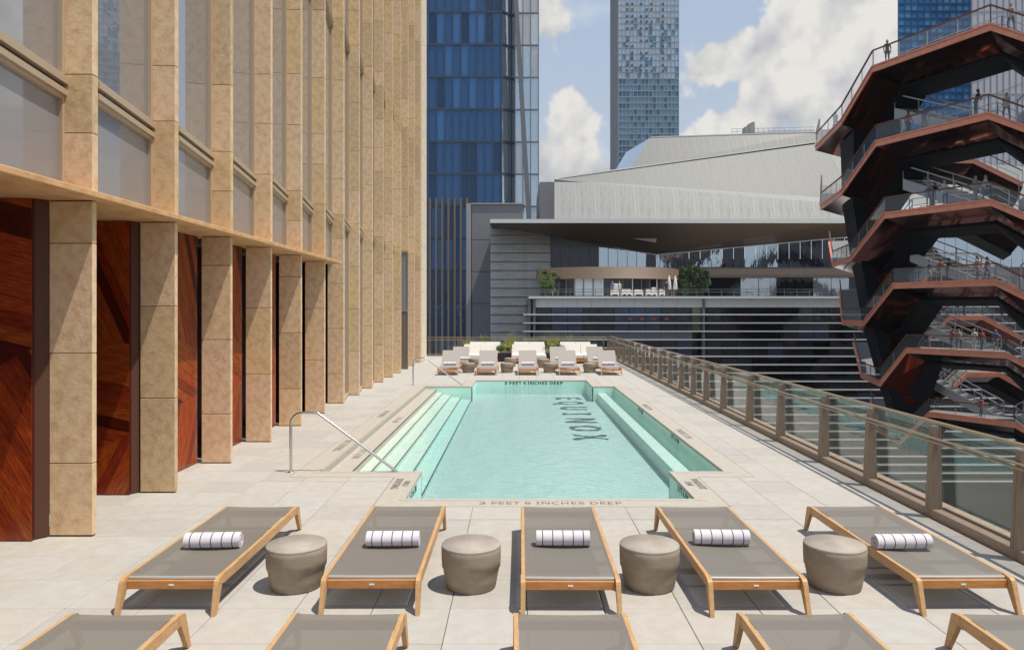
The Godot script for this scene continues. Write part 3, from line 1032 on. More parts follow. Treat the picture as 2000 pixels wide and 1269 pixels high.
func towers() -> void:
	# the deep blue tower behind the end of the hotel
	var t := thing("blue_glass_tower", "deep blue glass tower rising just behind the end of the stone hotel", "tower")
	var z := 150.0
	var low: float = -2.693
	var flr: float = (64.765 - -2.374) / 10.0
	var y0 := low - flr * 2.0
	var y1 := low + flr * 13.0
	var s := st0()
	box(s, Vector3(-23.371, -25, -195), Vector3(-4.037, y1, -151))
	obj("core", s, M.mullion_dark, t)
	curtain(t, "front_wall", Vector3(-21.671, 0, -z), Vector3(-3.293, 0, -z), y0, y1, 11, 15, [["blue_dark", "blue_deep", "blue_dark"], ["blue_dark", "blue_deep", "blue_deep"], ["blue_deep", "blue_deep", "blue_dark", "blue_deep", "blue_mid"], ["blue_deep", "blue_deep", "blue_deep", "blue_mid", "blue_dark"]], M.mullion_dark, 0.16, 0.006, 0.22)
	curtain(t, "bright_wall", Vector3(-3.240, 0, -z), Vector3(0.850, 0, -z - 3.0), y0, y1, 2, 15, [["sky_glass"]], M.mullion_dark, 0.2, 0.012, 0.22)  # part of the front face, made paler and angled for a sky reflection
	# lower storeys carry brown uprights
	s = st0()
	for k in 7:
		var x: float = -18.272 + 1.28 * k
		box(s, Vector3(x, y0, -z + 0.1), Vector3(x + 0.42, low + flr * 4.25, -z + 0.5))
	obj("brown_uprights", s, M.mullion_brown, t)
	# the slanting seam and the paler face to its right
	s = st0()
	bar(s, Vector3(-1.058, 80.386, -149.400), Vector3(2.539, 20.076, -149.400), 0.9, 0.9)
	obj("slanting_seam", s, M.mullion_grey, t)
	curtain(t, "side_wall", Vector3(-0.425, 0, -z - 0.6), Vector3(4.462, 0, -z - 0.6), y0, y1, 3, 15, [["sky_glass", "sky_glass_grey"]], M.mullion_grey, 0.14, 0.012, 0.1)
	# the slender tower in the middle distance
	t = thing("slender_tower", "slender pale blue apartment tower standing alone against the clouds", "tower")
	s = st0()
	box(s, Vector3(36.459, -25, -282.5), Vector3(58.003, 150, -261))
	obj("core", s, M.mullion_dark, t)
	curtain(t, "front_wall", Vector3(36.459, 0, -260), Vector3(58.187, 0, -260), 20.0, 152.0, 16, 60, [["teal_glass", "teal_dark", "teal_dark", "blue_grey"], ["teal_glass", "teal_dark", "teal_dark"], ["teal_glass", "teal_dark", "teal_glass"], ["tower_light", "tower_light", "sky_glass_grey", "teal_glass"], ["tower_light", "tower_light", "sky_glass_grey"], ["tower_light"]], M.slate_light, 0.14, 0.006, 0.16, true)  # pane tints, dark below and light above, stand for a reflected building and sky
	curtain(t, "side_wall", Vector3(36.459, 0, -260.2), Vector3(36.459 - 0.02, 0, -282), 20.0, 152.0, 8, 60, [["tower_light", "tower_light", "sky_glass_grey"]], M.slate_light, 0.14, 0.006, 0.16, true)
	# small square openings in pairs up the upper storeys
	s = st0()
	for r in 18:
		for c in [0.13, 0.21, 0.36, 0.45, 0.53, 0.72]:
			if rng.randf() < 0.9:
				var x := lerpf(36.459, 58.187, c)
				var y: float = 88.476 + r * 2.2 + (0.0 if r % 2 else 0.2)
				box(s, Vector3(x, y, -259.98), Vector3(x + 0.8, y + 0.5, -259.7))
	tag(obj("balcony_openings", s, M.teal_dark, t), "", "", "", "stuff")
	# the azure tower and the lilac wall behind the copper stairs
	t = thing("azure_tower", "bright azure glass tower behind the copper stairs", "tower")
	s = st0()
	prism(s, PackedVector2Array([Vector2(106.231, -200.8), Vector2(127.420, -200.8), Vector2(142.776, -225), Vector2(119.352, -225)]), -25, 110)
	obj("core", s, M.mullion_dark, t)
	curtain(t, "front_wall", Vector3(105.666, 0, -200), Vector3(127.195, 0, -200), 20.0, 110.0, 12, 44, [["azure", "azure", "azure", "azure_light"], ["azure", "azure_light", "azure"]], M.blue_mid, 0.12, 0.01, 0.12, true)
	t = thing("lilac_tower", "grey lilac office tower with tall narrow panels at the right edge", "tower")
	s = st0()
	prism(s, PackedVector2Array([Vector2(110.681, -175.4), Vector2(136.643, -175.4), Vector2(148.017, -190), Vector2(120.163, -190)]), -25, 110)
	obj("core", s, M.slate_panel, t)
	curtain(t, "front_wall", Vector3(110.305, 0, -175), Vector3(136.331, 0, -175), 15.0, 105.0, 17, 9, [["lilac_panel"]], M.slate_light, 0.12, 0.006, 0.1)
	# one more storey band, bent, on the lilac tower
	s = st0()
	for k in 5:
		bar(s, Vector3(110.173, (61.339 + -8.6459 * k), -174.400), Vector3(132.159, (69.985 + -8.6459 * k), -174.400), 0.12, 0.16)
	obj("slanting_seam", s, M.slate_panel, t)

# ---------------------------------------------------------------- the silver mall across the square
func mall() -> void:
	var t := thing("silver_mall", "silver folded metal mall with a dark canopy and white louvres across the square", "building")
	var s := st0()
	# folded metal roof: big facets
	var tl := Vector3(5.480, 21.668, -106.000)
	var bl := Vector3(5.325, 14.847, -103.000)
	var rr := Vector3(51.048, 17.239, -106.000)
	var br := Vector3(76.593, 14.993, -103.000)
	var ur := Vector3(48.963, 29.493, -116.000)
	var ur2 := Vector3(53.125, 27.167, -114.000)
	var far := Vector3(86.261, 25.139, -116.000)
	var far2 := Vector3(78.824, 16.714, -106.000)
	plate(s, [tl, rr, far2, br, bl], Vector3(0, 0, 1), 0.5)
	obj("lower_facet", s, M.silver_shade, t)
	s = st0()
	plate(s, [tl + Vector3(0, 0.05, 0), ur, rr], (ur - tl).cross(rr - tl).normalized() * -1.0, 0.4)
	plate(s, [ur, ur2, rr], Vector3(0, 0.2, 1).normalized(), 0.4)
	plate(s, [ur2, far, far2, rr], Vector3(0, 0.2, 1).normalized(), 0.4)
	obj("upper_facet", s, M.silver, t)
	s = st0()
	var b0 := Vector3(18.681, 25.952, -121.000)
	var b1 := Vector3(23.380, 32.640, -126.000)
	var b2 := Vector3(51.935, 33.532, -126.000)
	var b3 := Vector3(61.572, 33.175, -126.000)
	plate(s, [b0, b1, b2, b3, Vector3(59.129, 26.123, -121.000), Vector3(18.681, 25.952, -121.000)], Vector3(0, 0.4, 1).normalized(), 0.5)
	obj("back_facet", s, M.silver, t)
	s = st0()
	plate(s, [b0, b1, b1 + Vector3(-3.0, -0.6, -9), b0 + Vector3(-2, 0, -9)], Vector3(-1, 0.3, 0.2).normalized(), 0.3)
	obj("slanting_end", s, M.sky_glass, t)
	s = st0()
	for f in [[tl, rr, 26], [tl, ur, 22]]:
		pass
	# seams on the folds
	bar(s, tl + Vector3(0, 0, 0.1), rr + Vector3(0, 0, 0.15), 0.25, 0.14)
	bar(s, tl + Vector3(0, 0.1, 0.0), ur + Vector3(0, 0.1, 0.1), 0.3, 0.2)
	bar(s, b1, b2, 0.3, 0.2)
	obj("fold_edge", s, M.white_edge, t)
	s = st0()
	for k in 4:
		bar(s, Vector3((38.676 + 0.3598 * k), (33.330 + 0.0899 * k), -127.000), Vector3(52.347, (33.510 + 0.1799 * k), -127.000), 0.06, 0.06)
	for k in 16:
		var p := Vector3(37.627, 33.298, -126.500)
		var x := p.x + k * 0.92
		bar(s, Vector3(x, p.y, p.z), Vector3(x, p.y + 0.95, p.z), 0.06, 0.06)
	for y in [0.4, 0.9]:
		bar(s, Vector3(37.627, 33.298, -126.500) + Vector3(0, y, 0), Vector3(52.141, 33.656, -126.500) + Vector3(0, y, 0), 0.06, 0.06)
	obj("roof_railing", s, M.slate_light, t)
	for q in [[1456, 247, 1463, 262], [1464, 241, 1469, 262], [1469, 238, 1475, 262]]:
		s = st0()
		var lo := Vector3((q[0] - 1010) * 128.0 / 1412, 2.3 + (608 - q[3]) * 128.0 / 1412, -129.5)
		box(s, lo, Vector3((q[2] - 1010) * 128.0 / 1412, 2.3 + (608 - q[1]) * 128.0 / 1412, -128))
		obj("chimney", s, M.slate_light, t)
	# grey blocks at the left
	s = st0()
	box(s, Vector3(3.490, 15.626, -130), Vector3(5.949, 22.368, -112))
	obj("grey_block", s, M.slate_panel, t)
	for k in 4:
		s = st0()
		var y: float = -1.361 - 8.0 if k == 0 else (-1.361 + 4.8300 * k) + 0.05
		cbox(s, Vector3(-6.933, y, -125), Vector3(0.935, (3.469 + 4.8300 * k) if k < 3 else 18.582, -110), 0.05)
		obj("slate_panel", s, M.slate_panel, t)
	s = st0()
	box(s, Vector3(-7.712, -9.541, -120), Vector3(-7.011, 18.738, -109.8))
	box(s, Vector3(-6.972, 18.582, -120), Vector3(1.091, 18.777, -109.8))
	obj("slate_trim", s, M.slate_light, t)
	# the ribbed metal wall below the canopy: one pillow of metal per course
	var wy0: float = -4.216
	var pitch: float = (14.198 - -1.029) / 12.5
	for r in 15:
		for c in 3:
			s = st0()
			var xa: float = lerpf(-3.683, 3.683, c / 3.0) + 0.01
			var xb: float = lerpf(-3.683, 3.683, (c + 1) / 3.0) - 0.01
			if c == 2 and r > 9:
				xb = 4.603
			var ya := wy0 + pitch * r
			hexa(s, [Vector3(xa, ya + 0.03, -100.4), Vector3(xb, ya + 0.03, -100.4), Vector3(xb, ya + 0.03, -99.72), Vector3(xa, ya + 0.03, -99.72)],
				[Vector3(xa, ya + pitch - 0.03, -100.4), Vector3(xb, ya + pitch - 0.03, -100.4), Vector3(xb, ya + pitch - 0.03, -100.0), Vector3(xa, ya + pitch - 0.03, -100.0)])
			obj("ribbed_panel", s, M.silver_ribbed, t)
	s = st0()
	box(s, Vector3(-3.754, -25, -118), Vector3(74.363, wy0 + 0.1, -100.2))
	box(s, Vector3(-3.754, wy0, -118), Vector3(13.456, 14.056, -100.41))
	box(s, Vector3(13.102, wy0, -118), Vector3(74.363, 9.595, -100.6))
	obj("wall", s, M.slate_panel, t)
	# the canopy: a sharp white edge in front, its underside dipping to a point on the wall behind
	var f0 := Vector3(-3.491, 13.694, -93.000)
	var f1 := Vector3(42.482, 13.892, -93.000)
	var f2 := Vector3(70.475, f1.y, -93)
	var w0 := Vector3(-3.780, 14.210, -100.700)
	var w1 := Vector3(19.327, 10.216, -100.700)
	var w2 := Vector3(45.643, 12.641, -100.700)
	var w3 := Vector3(76.309, 14.281, -100.700)
	s = st0()
	face(s, [f0, w0, w1, f1], Vector3(20, 90, -95))
	face(s, [f1, w1, w2], Vector3(20, 90, -95))
	face(s, [f1, w2, w3, f2], Vector3(20, 90, -95))
	face(s, [f0 + Vector3(0, 0.15, 0), f2 + Vector3(0, 0.15, 0), f2 + Vector3(0, 0.15, -14), f0 + Vector3(0, 0.15, -14)], Vector3(20, -90, -95))
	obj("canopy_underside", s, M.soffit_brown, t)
	s = st0()
	box(s, f0 + Vector3(0, -0.02, -0.3), f2 + Vector3(0, 0.28, 0.05))
	obj("canopy_edge", s, M.white_edge, t)
	s = st0()
	var r0 := f0.lerp(f1, 0.36).lerp(w1, 0.36) + Vector3(-0.5, -0.06, 0)
	plate(s, [Vector3(12.263, 12.588, -96.200), Vector3(18.804, 12.724, -96.200), Vector3(18.655, 11.524, -97.200)], Vector3(0, -0.7, 0.7).normalized(), 0.05)
	obj("canopy_recess", s, M.soffit_recess, t)
	# the window band under the canopy
	for seg in [[1058, 1281, 12], [1281, 2020, 34]]:
		var n: int = seg[2]
		for c in n:
			var xa := lerpf(seg[0], seg[1], float(c) / n)
			var xb := lerpf(seg[0], seg[1], float(c + 1) / n)
			var top_a := lerpf(458.5, 497, (xa - 1058) / 223.0) if xa < 1281 - 0.1 else lerpf(497, 463, clampf((xa - 1281) / 369.0, 0, 1))
			var top_b := lerpf(458.5, 497, (xb - 1058) / 223.0) if xb < 1281.1 else lerpf(497, 463, clampf((xb - 1281) / 369.0, 0, 1))
			top_a = maxf(top_a, 481.0) if xa < 1200 else top_a
			top_b = maxf(top_b, 481.0) if xb < 1201 else top_b
			var k := 100.3 / 1412.0
			s = st0()
			var g := 0.04
			plate(s, [Vector3((xa - 1010) * k + g, 2.3 + (608 - 524) * k, -100.3), Vector3((xb - 1010) * k - g, 2.3 + (608 - 524) * k, -100.3), Vector3((xb - 1010) * k - g, 2.3 + (608 - top_b) * k - 0.1, -100.3), Vector3((xa - 1010) * k + g, 2.3 + (608 - top_a) * k - 0.1, -100.3)], Vector3(0, 0, 1), 0.05)
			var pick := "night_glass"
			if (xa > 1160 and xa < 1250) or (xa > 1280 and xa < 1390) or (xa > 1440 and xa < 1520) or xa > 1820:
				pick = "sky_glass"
			obj("window_pane", s, M[pick], t).rotation.x = 0.0
	s = st0()
	bar(s, w1 + Vector3(0, -0.06, 0.45), w2 + Vector3(0, -0.06, 0.45), 0.1, 0.12)
	bar(s, w1 + Vector3(0, -0.06, 0.45), Vector3(13.483, 11.170, -100.200), 0.1, 0.1)
	obj("window_head", s, M.white_edge, t)
	# the rounded brown ledge under that band, right of the restaurant, and dark glass below it
	s = st0()
	box(s, Vector3(21.983, 6.903, -100.5), Vector3(72.132, 8.277, -97.4))
	box(s, Vector3(21.983, 7.177, -97.39), Vector3(72.132, 8.071, -97))
	obj("ledge", s, M.mullion_brown, t)
	for c in 20:
		s = st0()
		var xa: float = lerpf(23.137, 72.918, c / 20.0)
		var xb: float = lerpf(23.137, 72.918, (c + 1) / 20.0)
		box(s, Vector3(xa + 0.04, 4.263, -99.2), Vector3(xb - 0.04, 6.998, -99))
		obj("window_pane", s, M["sky_glass_grey" if c in [3, 4, 7, 8, 11, 14] else "black_glass"], t)
	# the restaurant: a rounded bronze band over tall windows
	var c0 := Vector3(11.856, 0, -95)
	var by0: float = 6.351
	var by1: float = 7.722
	var fl: float = 4.232
	s = st0()
	lathe(s, [[0.0, by0 + 0.05], [0.97, by0 + 0.05], [1.0, by0], [1.0, by1], [0.97, by1 + 0.08], [0.0, by1 + 0.1]], 72, 9.3, 6.2, c0)
	obj("bronze_band", s, M.bronze_band, t)
	for k in 22:
		var a0 := PI * k / 22.0
		var a1 := PI * (k + 1) / 22.0
		var p0 := c0 + Vector3(-cos(a0) * 8.7, 0, sin(a0) * 5.6)
		var p1 := c0 + Vector3(-cos(a1) * 8.7, 0, sin(a1) * 5.6)
		s = st0()
		face(s, [p0 + Vector3(0, fl, 0), p1 + Vector3(0, fl, 0), p1 + Vector3(0, by0 + 0.06, 0), p0 + Vector3(0, by0 + 0.06, 0)], c0 + Vector3(0, fl + 1, 0))
		var name := "window_pane"
		obj(name, s, M["curtain_pale" if k in [7, 8, 9] else "night_glass" if k % 3 else "black_glass"], t)
		s = st0()
		bar(s, p0 + Vector3(0, fl, 0.05), p0 + Vector3(0, by0, 0.05), 0.12, 0.12)
		obj("window_post", s, M["white_edge" if k in [4, 10, 13, 16] else "mullion_brown"], t)
	# terrace: a pale slab with its railing
	s = st0()
	box(s, Vector3(1.401, 3.823, -100), Vector3(63.952, 4.097, -85.6))
	obj("terrace_slab", s, M.white_edge, t)
	s = st0()
	for k in 60:
		var x: float = 1.827 + k * 1.5
		bar(s, Vector3(x, 4.097, -86), Vector3(x, 4.919, -86), 0.05, 0.05)
	for y in [565, 570]:
		bar(s, Vector3(1.584, 2.3 + (608 - y) * 86.0 / 1412, -86), Vector3(63.952, 2.3 + (608 - y) * 86.0 / 1412, -86), 0.06, 0.07)
	obj("terrace_railing", s, M.mullion_grey, t)
	# the louvred front below: pale spandrels, glass bays, a long row of white louvres
	for k in 34:
		s = st0()
		var xa: float = 1.949 + k * 1.72
		cbox(s, Vector3(xa + 0.01, 2.787, -87), Vector3(xa + 1.71, 3.792, -86.05), 0.02)
		obj("spandrel_panel", s, M.spandrel_pale, t)
	for k in 10:
		s = st0()
		var xa: float = lerpf(2.269, 20.975, k / 10.0)
		var xb: float = lerpf(2.269, 20.975, (k + 1) / 10.0)
		box(s, Vector3(xa + 0.03, 0.031, -87), Vector3(xb - 0.03, 2.760, -86.6))
		obj("window_pane", s, M["navy_glass" if k in [1, 2, 5, 6, 7] else "night_glass"], t)
		s = st0()
		box(s, Vector3(xa + 0.02, -1.135, -87), Vector3(xb - 0.02, -0.031, -86.5))
		obj("spandrel_panel", s, M.spandrel_grey, t)
		for r in 6:
			s = st0()
			box(s, Vector3(xa + 0.03, (-3.342 + -2.2079 * r), -87), Vector3(xb - 0.03, (-1.165 + -2.2079 * r), -86.6))
			obj("window_pane", s, M["night_glass" if (k + r) % 3 else "navy_glass"], t)
	for k in 4:
		s = st0()
		box(s, Vector3((13.278 + 1.4686 * k), 1.290, -86.59), Vector3((13.768 + 1.4686 * k), 1.505, -86.5))
		obj("red_lamp", s, M.red_lamp, t)
	s = st0()
	box(s, Vector3(20.958, 0.036, -87), Vector3(21.967, 2.759, -86.4))
	obj("olive_post", s, M.olive_post, t)
	for x in [1031, 1041, 1372]:
		s = st0()
		var xx: float = (x - 1010) * 86.0 / 1412
		box(s, Vector3(xx, -20, -86.3), Vector3(xx + 0.32, 3.823, -85.9))
		obj("steel_post", s, M.mullion_grey, t)
	for k in 22:
		for r in 8:
			s = st0()
			var xa: float = lerpf(22.693, 63.171, k / 22.0)
			var xb: float = lerpf(22.693, 63.171, (k + 1) / 22.0)
			var yb: float = 2.760 - 2.05 * r
			box(s, Vector3(xa + 0.03, yb - 2.02, -87), Vector3(xb - 0.03, yb, -86.6))
			var o := obj("window_pane", s, M["navy_glass" if rng.randf() < 0.05 else "night_glass" if rng.randf() < 0.22 else "black_glass"], t)
	s = st0()
	box(s, Vector3(1.246, -25, -99), Vector3(64.816, 3.846, -87.2))
	obj("front_backing", s, M.black_glass, t)
	for k in 22:
		var y: float = 2.932 - 0.985 * k
		s = st0()
		hexa(s, [Vector3(0.722, y - 0.05, -86.2), Vector3(63.208, y - 0.05, -86.2), Vector3(63.208, y - 0.1, -85.3), Vector3(0.722, y - 0.1, -85.3)],
			[Vector3(0.722, y + 0.04, -86.2), Vector3(63.208, y + 0.04, -86.2), Vector3(63.208, y + 0.02, -85.3), Vector3(0.722, y + 0.02, -85.3)])
		if k > 0:
			obj("louvre", s, M.louvre, t)
	# trees and bits of furniture on the mall's terrace
	for q in [[1070, 90, 3.5, 2.6, "bushy green tree left of the restaurant windows on the mall terrace"], [1336, 89, 3.9, 1.6, "slim dark tree nearest the restaurant's right end"], [1353, 89.5, 4.4, 1.6, "tallest of the three dark trees on the mall terrace"], [1373, 89, 3.7, 1.9, "broad dark tree, right of the other two on the mall terrace"]]:
		var x: float = (q[0] - 1010) * q[1] / 1412.0
		foliage_tree("terrace_tree", q[4], "tree", Vector3(x, fl, -q[1]), q[2], q[3], "leaf_dark" if q[0] > 1100 else "leaf_mid", "trees on the mall terrace", 2600)
	var seats := [[1203, 0.85, 1.7], [1222, 0.6, 0.6], [1231, 0.6, 0.6], [1250, 0.9, 0.4], [1270, 0.6, 0.6], [1281, 0.5, 0.9], [1296, 0.5, 0.6]]
	for i in seats.size():
		var q = seats[i]
		var chair := thing("terrace_armchair", ["tall white hooded chair by the pale curtains", "white armchair next to the hooded chair", "second white armchair from the hooded chair", "low white bench on the mall terrace", "white armchair right of the low bench", "white chair near the restaurant's middle posts", "white chair at the right end of the restaurant"][i] + " on the mall terrace", "chair", Vector3(-62.231 + q[0] * 87.0 / 1412, fl, -88), "white seats on the mall terrace")
		s = st0()
		cbox(s, Vector3(-q[1] / 2, 0.15, -0.45), Vector3(q[1] / 2, 0.45, 0.45), 0.05)
		obj("seat", s, M.cushion, chair)
		s = st0()
		cbox(s, Vector3(-q[1] / 2, 0.452, -0.45), Vector3(q[1] / 2, 0.45 + q[2] * 0.6, -0.25), 0.05)
		obj("backrest", s, M.cushion, chair)
		for e in [-1, 1]:
			s = st0()
			cbox(s, Vector3(e * q[1] / 2 - 0.06, 0.0, -0.44), Vector3(e * q[1] / 2 + 0.06, 0.62, 0.44), 0.03)
			obj("arm", s, M.cushion, chair)
	for i in 2:
		var u := thing("closed_umbrella", ["closed white umbrella, left of a pair by the restaurant windows", "closed white umbrella, right of a pair by the restaurant windows"][i], "umbrella", Vector3(18.57 + 0.75 * i, fl, -88.2), "closed umbrellas on the mall terrace")
		s = st0()
		lathe(s, [[0.0, 2.45], [0.07, 2.4], [0.2, 1.6], [0.3, 0.75], [0.22, 0.7], [0.0, 0.72]], 9)
		obj("canopy", s, M.cushion, u)
		s = st0()
		tube(s, [Vector3(0, 0, 0), Vector3(0, 2.5, 0)], 0.03, 6)
		obj("pole", s, M.mullion_grey, u)

# leaves as small bent faces spread through lumps of a crown
func leaves(s: SurfaceTool, lumps: Array, n: int, size: float) -> void:
	for i in n:
		var l = lumps[rng.randi_range(0, lumps.size() - 1)]
		var d := Vector3(rng.randfn(), rng.randfn(), rng.randfn()).normalized() * pow(rng.randf(), 0.45)
		var p: Vector3 = l[0] + Vector3(d.x * l[1].x, d.y * l[1].y, d.z * l[1].z)
		var a := Vector3(rng.randfn(), rng.randfn() + 0.4, rng.randfn()).normalized() * size * rng.randf_range(0.6, 1.3)
		var b := a.cross(Vector3(rng.randfn(), rng.randfn(), rng.randfn())).normalized() * size * 0.42
		var m := p + a * 0.5
		s.add_vertex(p)
		s.add_vertex(m + b)
		s.add_vertex(p + a)
		s.add_vertex(p)
		s.add_vertex(p + a)
		s.add_vertex(m - b + a.cross(b).normalized() * size * 0.15)

func foliage_tree(called: String, label: String, category: String, at: Vector3, h: float, w: float, leaf: String, group: String, n: int) -> void:
	var t := thing(called, label, category, at, group)
	var s := st0()
	bar(s, Vector3.ZERO, Vector3(0.05, h * 0.55, 0), 0.16, 0.16, 0.07, 0.07)
	bar(s, Vector3(0.03, h * 0.3, 0), Vector3(w * 0.25, h * 0.6, 0.1), 0.07, 0.07, 0.03, 0.03)
	bar(s, Vector3(0.03, h * 0.38, 0), Vector3(-w * 0.25, h * 0.7, -0.1), 0.07, 0.07, 0.03, 0.03)
	obj("trunk", s, M.bark, t)
	var lumps := []
	for k in 12:
		var f := (k + rng.randf()) / 12.0
		lumps.append([Vector3(rng.randf_range(-0.36, 0.36) * w, h * lerpf(0.1, 0.9, f), rng.randf_range(-0.3, 0.3) * w), Vector3(w * 0.26, h * 0.14, w * 0.26) * rng.randf_range(0.7, 1.2) * lerpf(1.15, 0.6, f)])
	s = st0()
	leaves(s, lumps, n, 0.2)
	obj("crown", s, M[leaf], t)

# ---------------------------------------------------------------- the copper stair structure
# per level: the outer edge runs up-flight end, far landing end, near landing end, high landing's two ends, down-flight end
var LEVELS := [
	[Vector3(30.503, 20.602, -73.000), Vector3(27.994, 17.858, -67.800), Vector3(26.181, 17.851, -58.400), Vector3(26.295, 20.506, -53.500), Vector3(29.807, 20.506, -45.500), Vector3(33.118, 18.197, -43.500)],
	[Vector3(31.551, 15.313, -75.000), Vector3(29.289, 12.607, -69.800), Vector3(27.436, 12.616, -61.200), Vector3(27.091, 15.254, -54.600), Vector3(30.526, 15.259, -46.800), Vector3(34.260, 13.008, -45.000)],
	[Vector3(34.073, 9.965, -79.000), Vector3(32.022, 7.290, -73.400), Vector3(29.829, 7.287, -64.600), Vector3(28.273, 9.951, -55.600), Vector3(32.003, 9.938, -48.800), Vector3(36.011, 7.626, -47.300)],
	[Vector3(34.356, 4.590, -77.000), Vector3(32.380, 1.459, -72.000), Vector3(31.644, 1.459, -66.000), Vector3(30.920, 4.673, -59.400), Vector3(34.621, 4.671, -52.300), Vector3(39.209, 2.154, -51.500)],
	[Vector3(36.758, -1.057, -79.000), Vector3(35.578, -4.057, -74.800), Vector3(33.140, -4.057, -66.000), Vector3(34.170, -0.843, -63.400), Vector3(38.078, -0.844, -56.200), Vector3(43.075, -3.430, -55.800)],
	[Vector3(39.582, -7.567, -81.000), Vector3(38.000, -9.918, -76.000), Vector3(35.445, -9.658, -67.000), Vector3(37.376, -6.759, -65.600), Vector3(41.001, -6.760, -59.500), Vector3(45.963, -9.567, -59.000)]]
# landings on the far side, seen through the front
var FAR := [
	[Vector3(38.000, 15.140, -73.400), Vector3(41.197, 17.921, -73.400), Vector3(46.369, 17.869, -73.400), Vector3(50.220, 15.147, -71.700)],
	[Vector3(40.368, 9.630, -75.000), Vector3(43.130, 12.498, -75.000), Vector3(47.539, 12.498, -75.000), Vector3(51.622, 9.794, -74.000)],
	[Vector3(41.983, 4.614, -76.000), Vector3(44.028, 7.306, -76.000), Vector3(48.334, 7.306, -76.000), Vector3(52.054, 4.850, -75.000)],
	[Vector3(42.758, -0.196, -75.000), Vector3(44.936, 1.928, -75.000), Vector3(48.362, 1.928, -75.000), Vector3(51.884, -0.268, -74.000)],
	[Vector3(42.833, -5.706, -72.000), Vector3(44.873, -3.717, -72.000), Vector3(48.085, -3.717, -72.000), Vector3(51.792, -6.097, -71.000)]]

func inward(path: Array, i: int, centre: Vector3) -> Vector3:
	var v := Vector3.ZERO
	for k in [i - 1, i]:
		if k < 0 or k + 1 >= path.size():
			continue
		var d: Vector3 = path[k + 1] - path[k]
		d.y = 0
		var n := d.normalized().cross(Vector3.UP)
		if n.dot(centre - path[k]) < 0:
			n = -n
		v += n
	return v.normalized()

func stair_path(root: Node3D, path: Array, centre: Vector3, w: float, hull: bool, names: Array) -> void:
	for i in path.size() - 1:
		var p: Vector3 = path[i]
		var q: Vector3 = path[i + 1]
		var a := inward(path, i, centre)
		var b := inward(path, i + 1, centre)
		var dn := func(v: Vector3, h: float) -> Vector3: return v + Vector3(0, -h, 0)
		var flat := absf(p.y - q.y) < 0.7
		# underside: a keel that deepens towards the inside
		var s := st0()
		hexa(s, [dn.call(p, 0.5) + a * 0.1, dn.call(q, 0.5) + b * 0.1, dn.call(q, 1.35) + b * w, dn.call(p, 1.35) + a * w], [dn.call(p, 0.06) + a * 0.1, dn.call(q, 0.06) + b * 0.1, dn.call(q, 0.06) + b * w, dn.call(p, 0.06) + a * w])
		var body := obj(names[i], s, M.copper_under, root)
		s = st0()
		hexa(s, [dn.call(p, 0.52), dn.call(q, 0.52), dn.call(q, 0.52) + b * 0.098, dn.call(p, 0.52) + a * 0.098], [p, q, q + b * 0.098, p + a * 0.098])
		hexa(s, [dn.call(p, 0.14) - a * 0.06, dn.call(q, 0.14) - b * 0.06, dn.call(q, 0.14) - b * 0.002, dn.call(p, 0.14) - a * 0.002], [dn.call(p, 0.02) - a * 0.06, dn.call(q, 0.02) - b * 0.06, dn.call(q, 0.02) - b * 0.002, dn.call(p, 0.02) - a * 0.002])
		obj("fascia", s, M.copper, body)
		s = st0()
		hexa(s, [dn.call(p, 0.058) + a * 0.1, dn.call(q, 0.058) + b * 0.1, dn.call(q, 0.058) + b * w, dn.call(p, 0.058) + a * w], [p + a * 0.1, q + b * 0.1, q + b * w, p + a * w])
		obj("walkway", s, M.tread, body)
		if hull:
			s = st0()
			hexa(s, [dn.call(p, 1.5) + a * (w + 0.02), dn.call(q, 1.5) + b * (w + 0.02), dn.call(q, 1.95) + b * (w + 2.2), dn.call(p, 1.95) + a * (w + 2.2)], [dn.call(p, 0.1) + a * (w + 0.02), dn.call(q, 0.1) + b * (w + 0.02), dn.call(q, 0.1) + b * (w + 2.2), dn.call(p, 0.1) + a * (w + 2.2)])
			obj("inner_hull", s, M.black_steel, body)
		# balustrade: glass, posts, a copper handrail; a lighter rail on the inner side
		s = st0()
		face(s, [p + a * 0.05 + Vector3(0, 0.06, 0), q + b * 0.05 + Vector3(0, 0.06, 0), q + b * 0.05 + Vector3(0, 1.05, 0), p + a * 0.05 + Vector3(0, 1.05, 0)], p + a)
		obj("balustrade_glass", s, M.balustrade, body)
		s = st0()
		bar(s, p + a * 0.05 + Vector3(0, 1.1, 0), q + b * 0.05 + Vector3(0, 1.1, 0), 0.11, 0.09)
		obj("handrail", s, M.rail_copper, body)
		s = st0()
		var n := maxi(2, roundi((q - p).length() / 2.2))
		for k in n + 1:
			var o: Vector3 = p.lerp(q, float(k) / n) + a.lerp(b, float(k) / n) * 0.09
			bar(s, o, o + Vector3(0, 1.05, 0), 0.05, 0.05)
			if hull:
				var o2: Vector3 = o + a.lerp(b, float(k) / n) * (w - 0.2)
				bar(s, o2, o2 + Vector3(0, 1.0, 0), 0.05, 0.05)
		if hull:
			for y in [0.55, 1.05]:
				bar(s, p + a * (w - 0.12) + Vector3(0, y, 0), q + b * (w - 0.12) + Vector3(0, y, 0), 0.05, 0.05)
		obj("rail_posts", s, M.stair_steel, body)

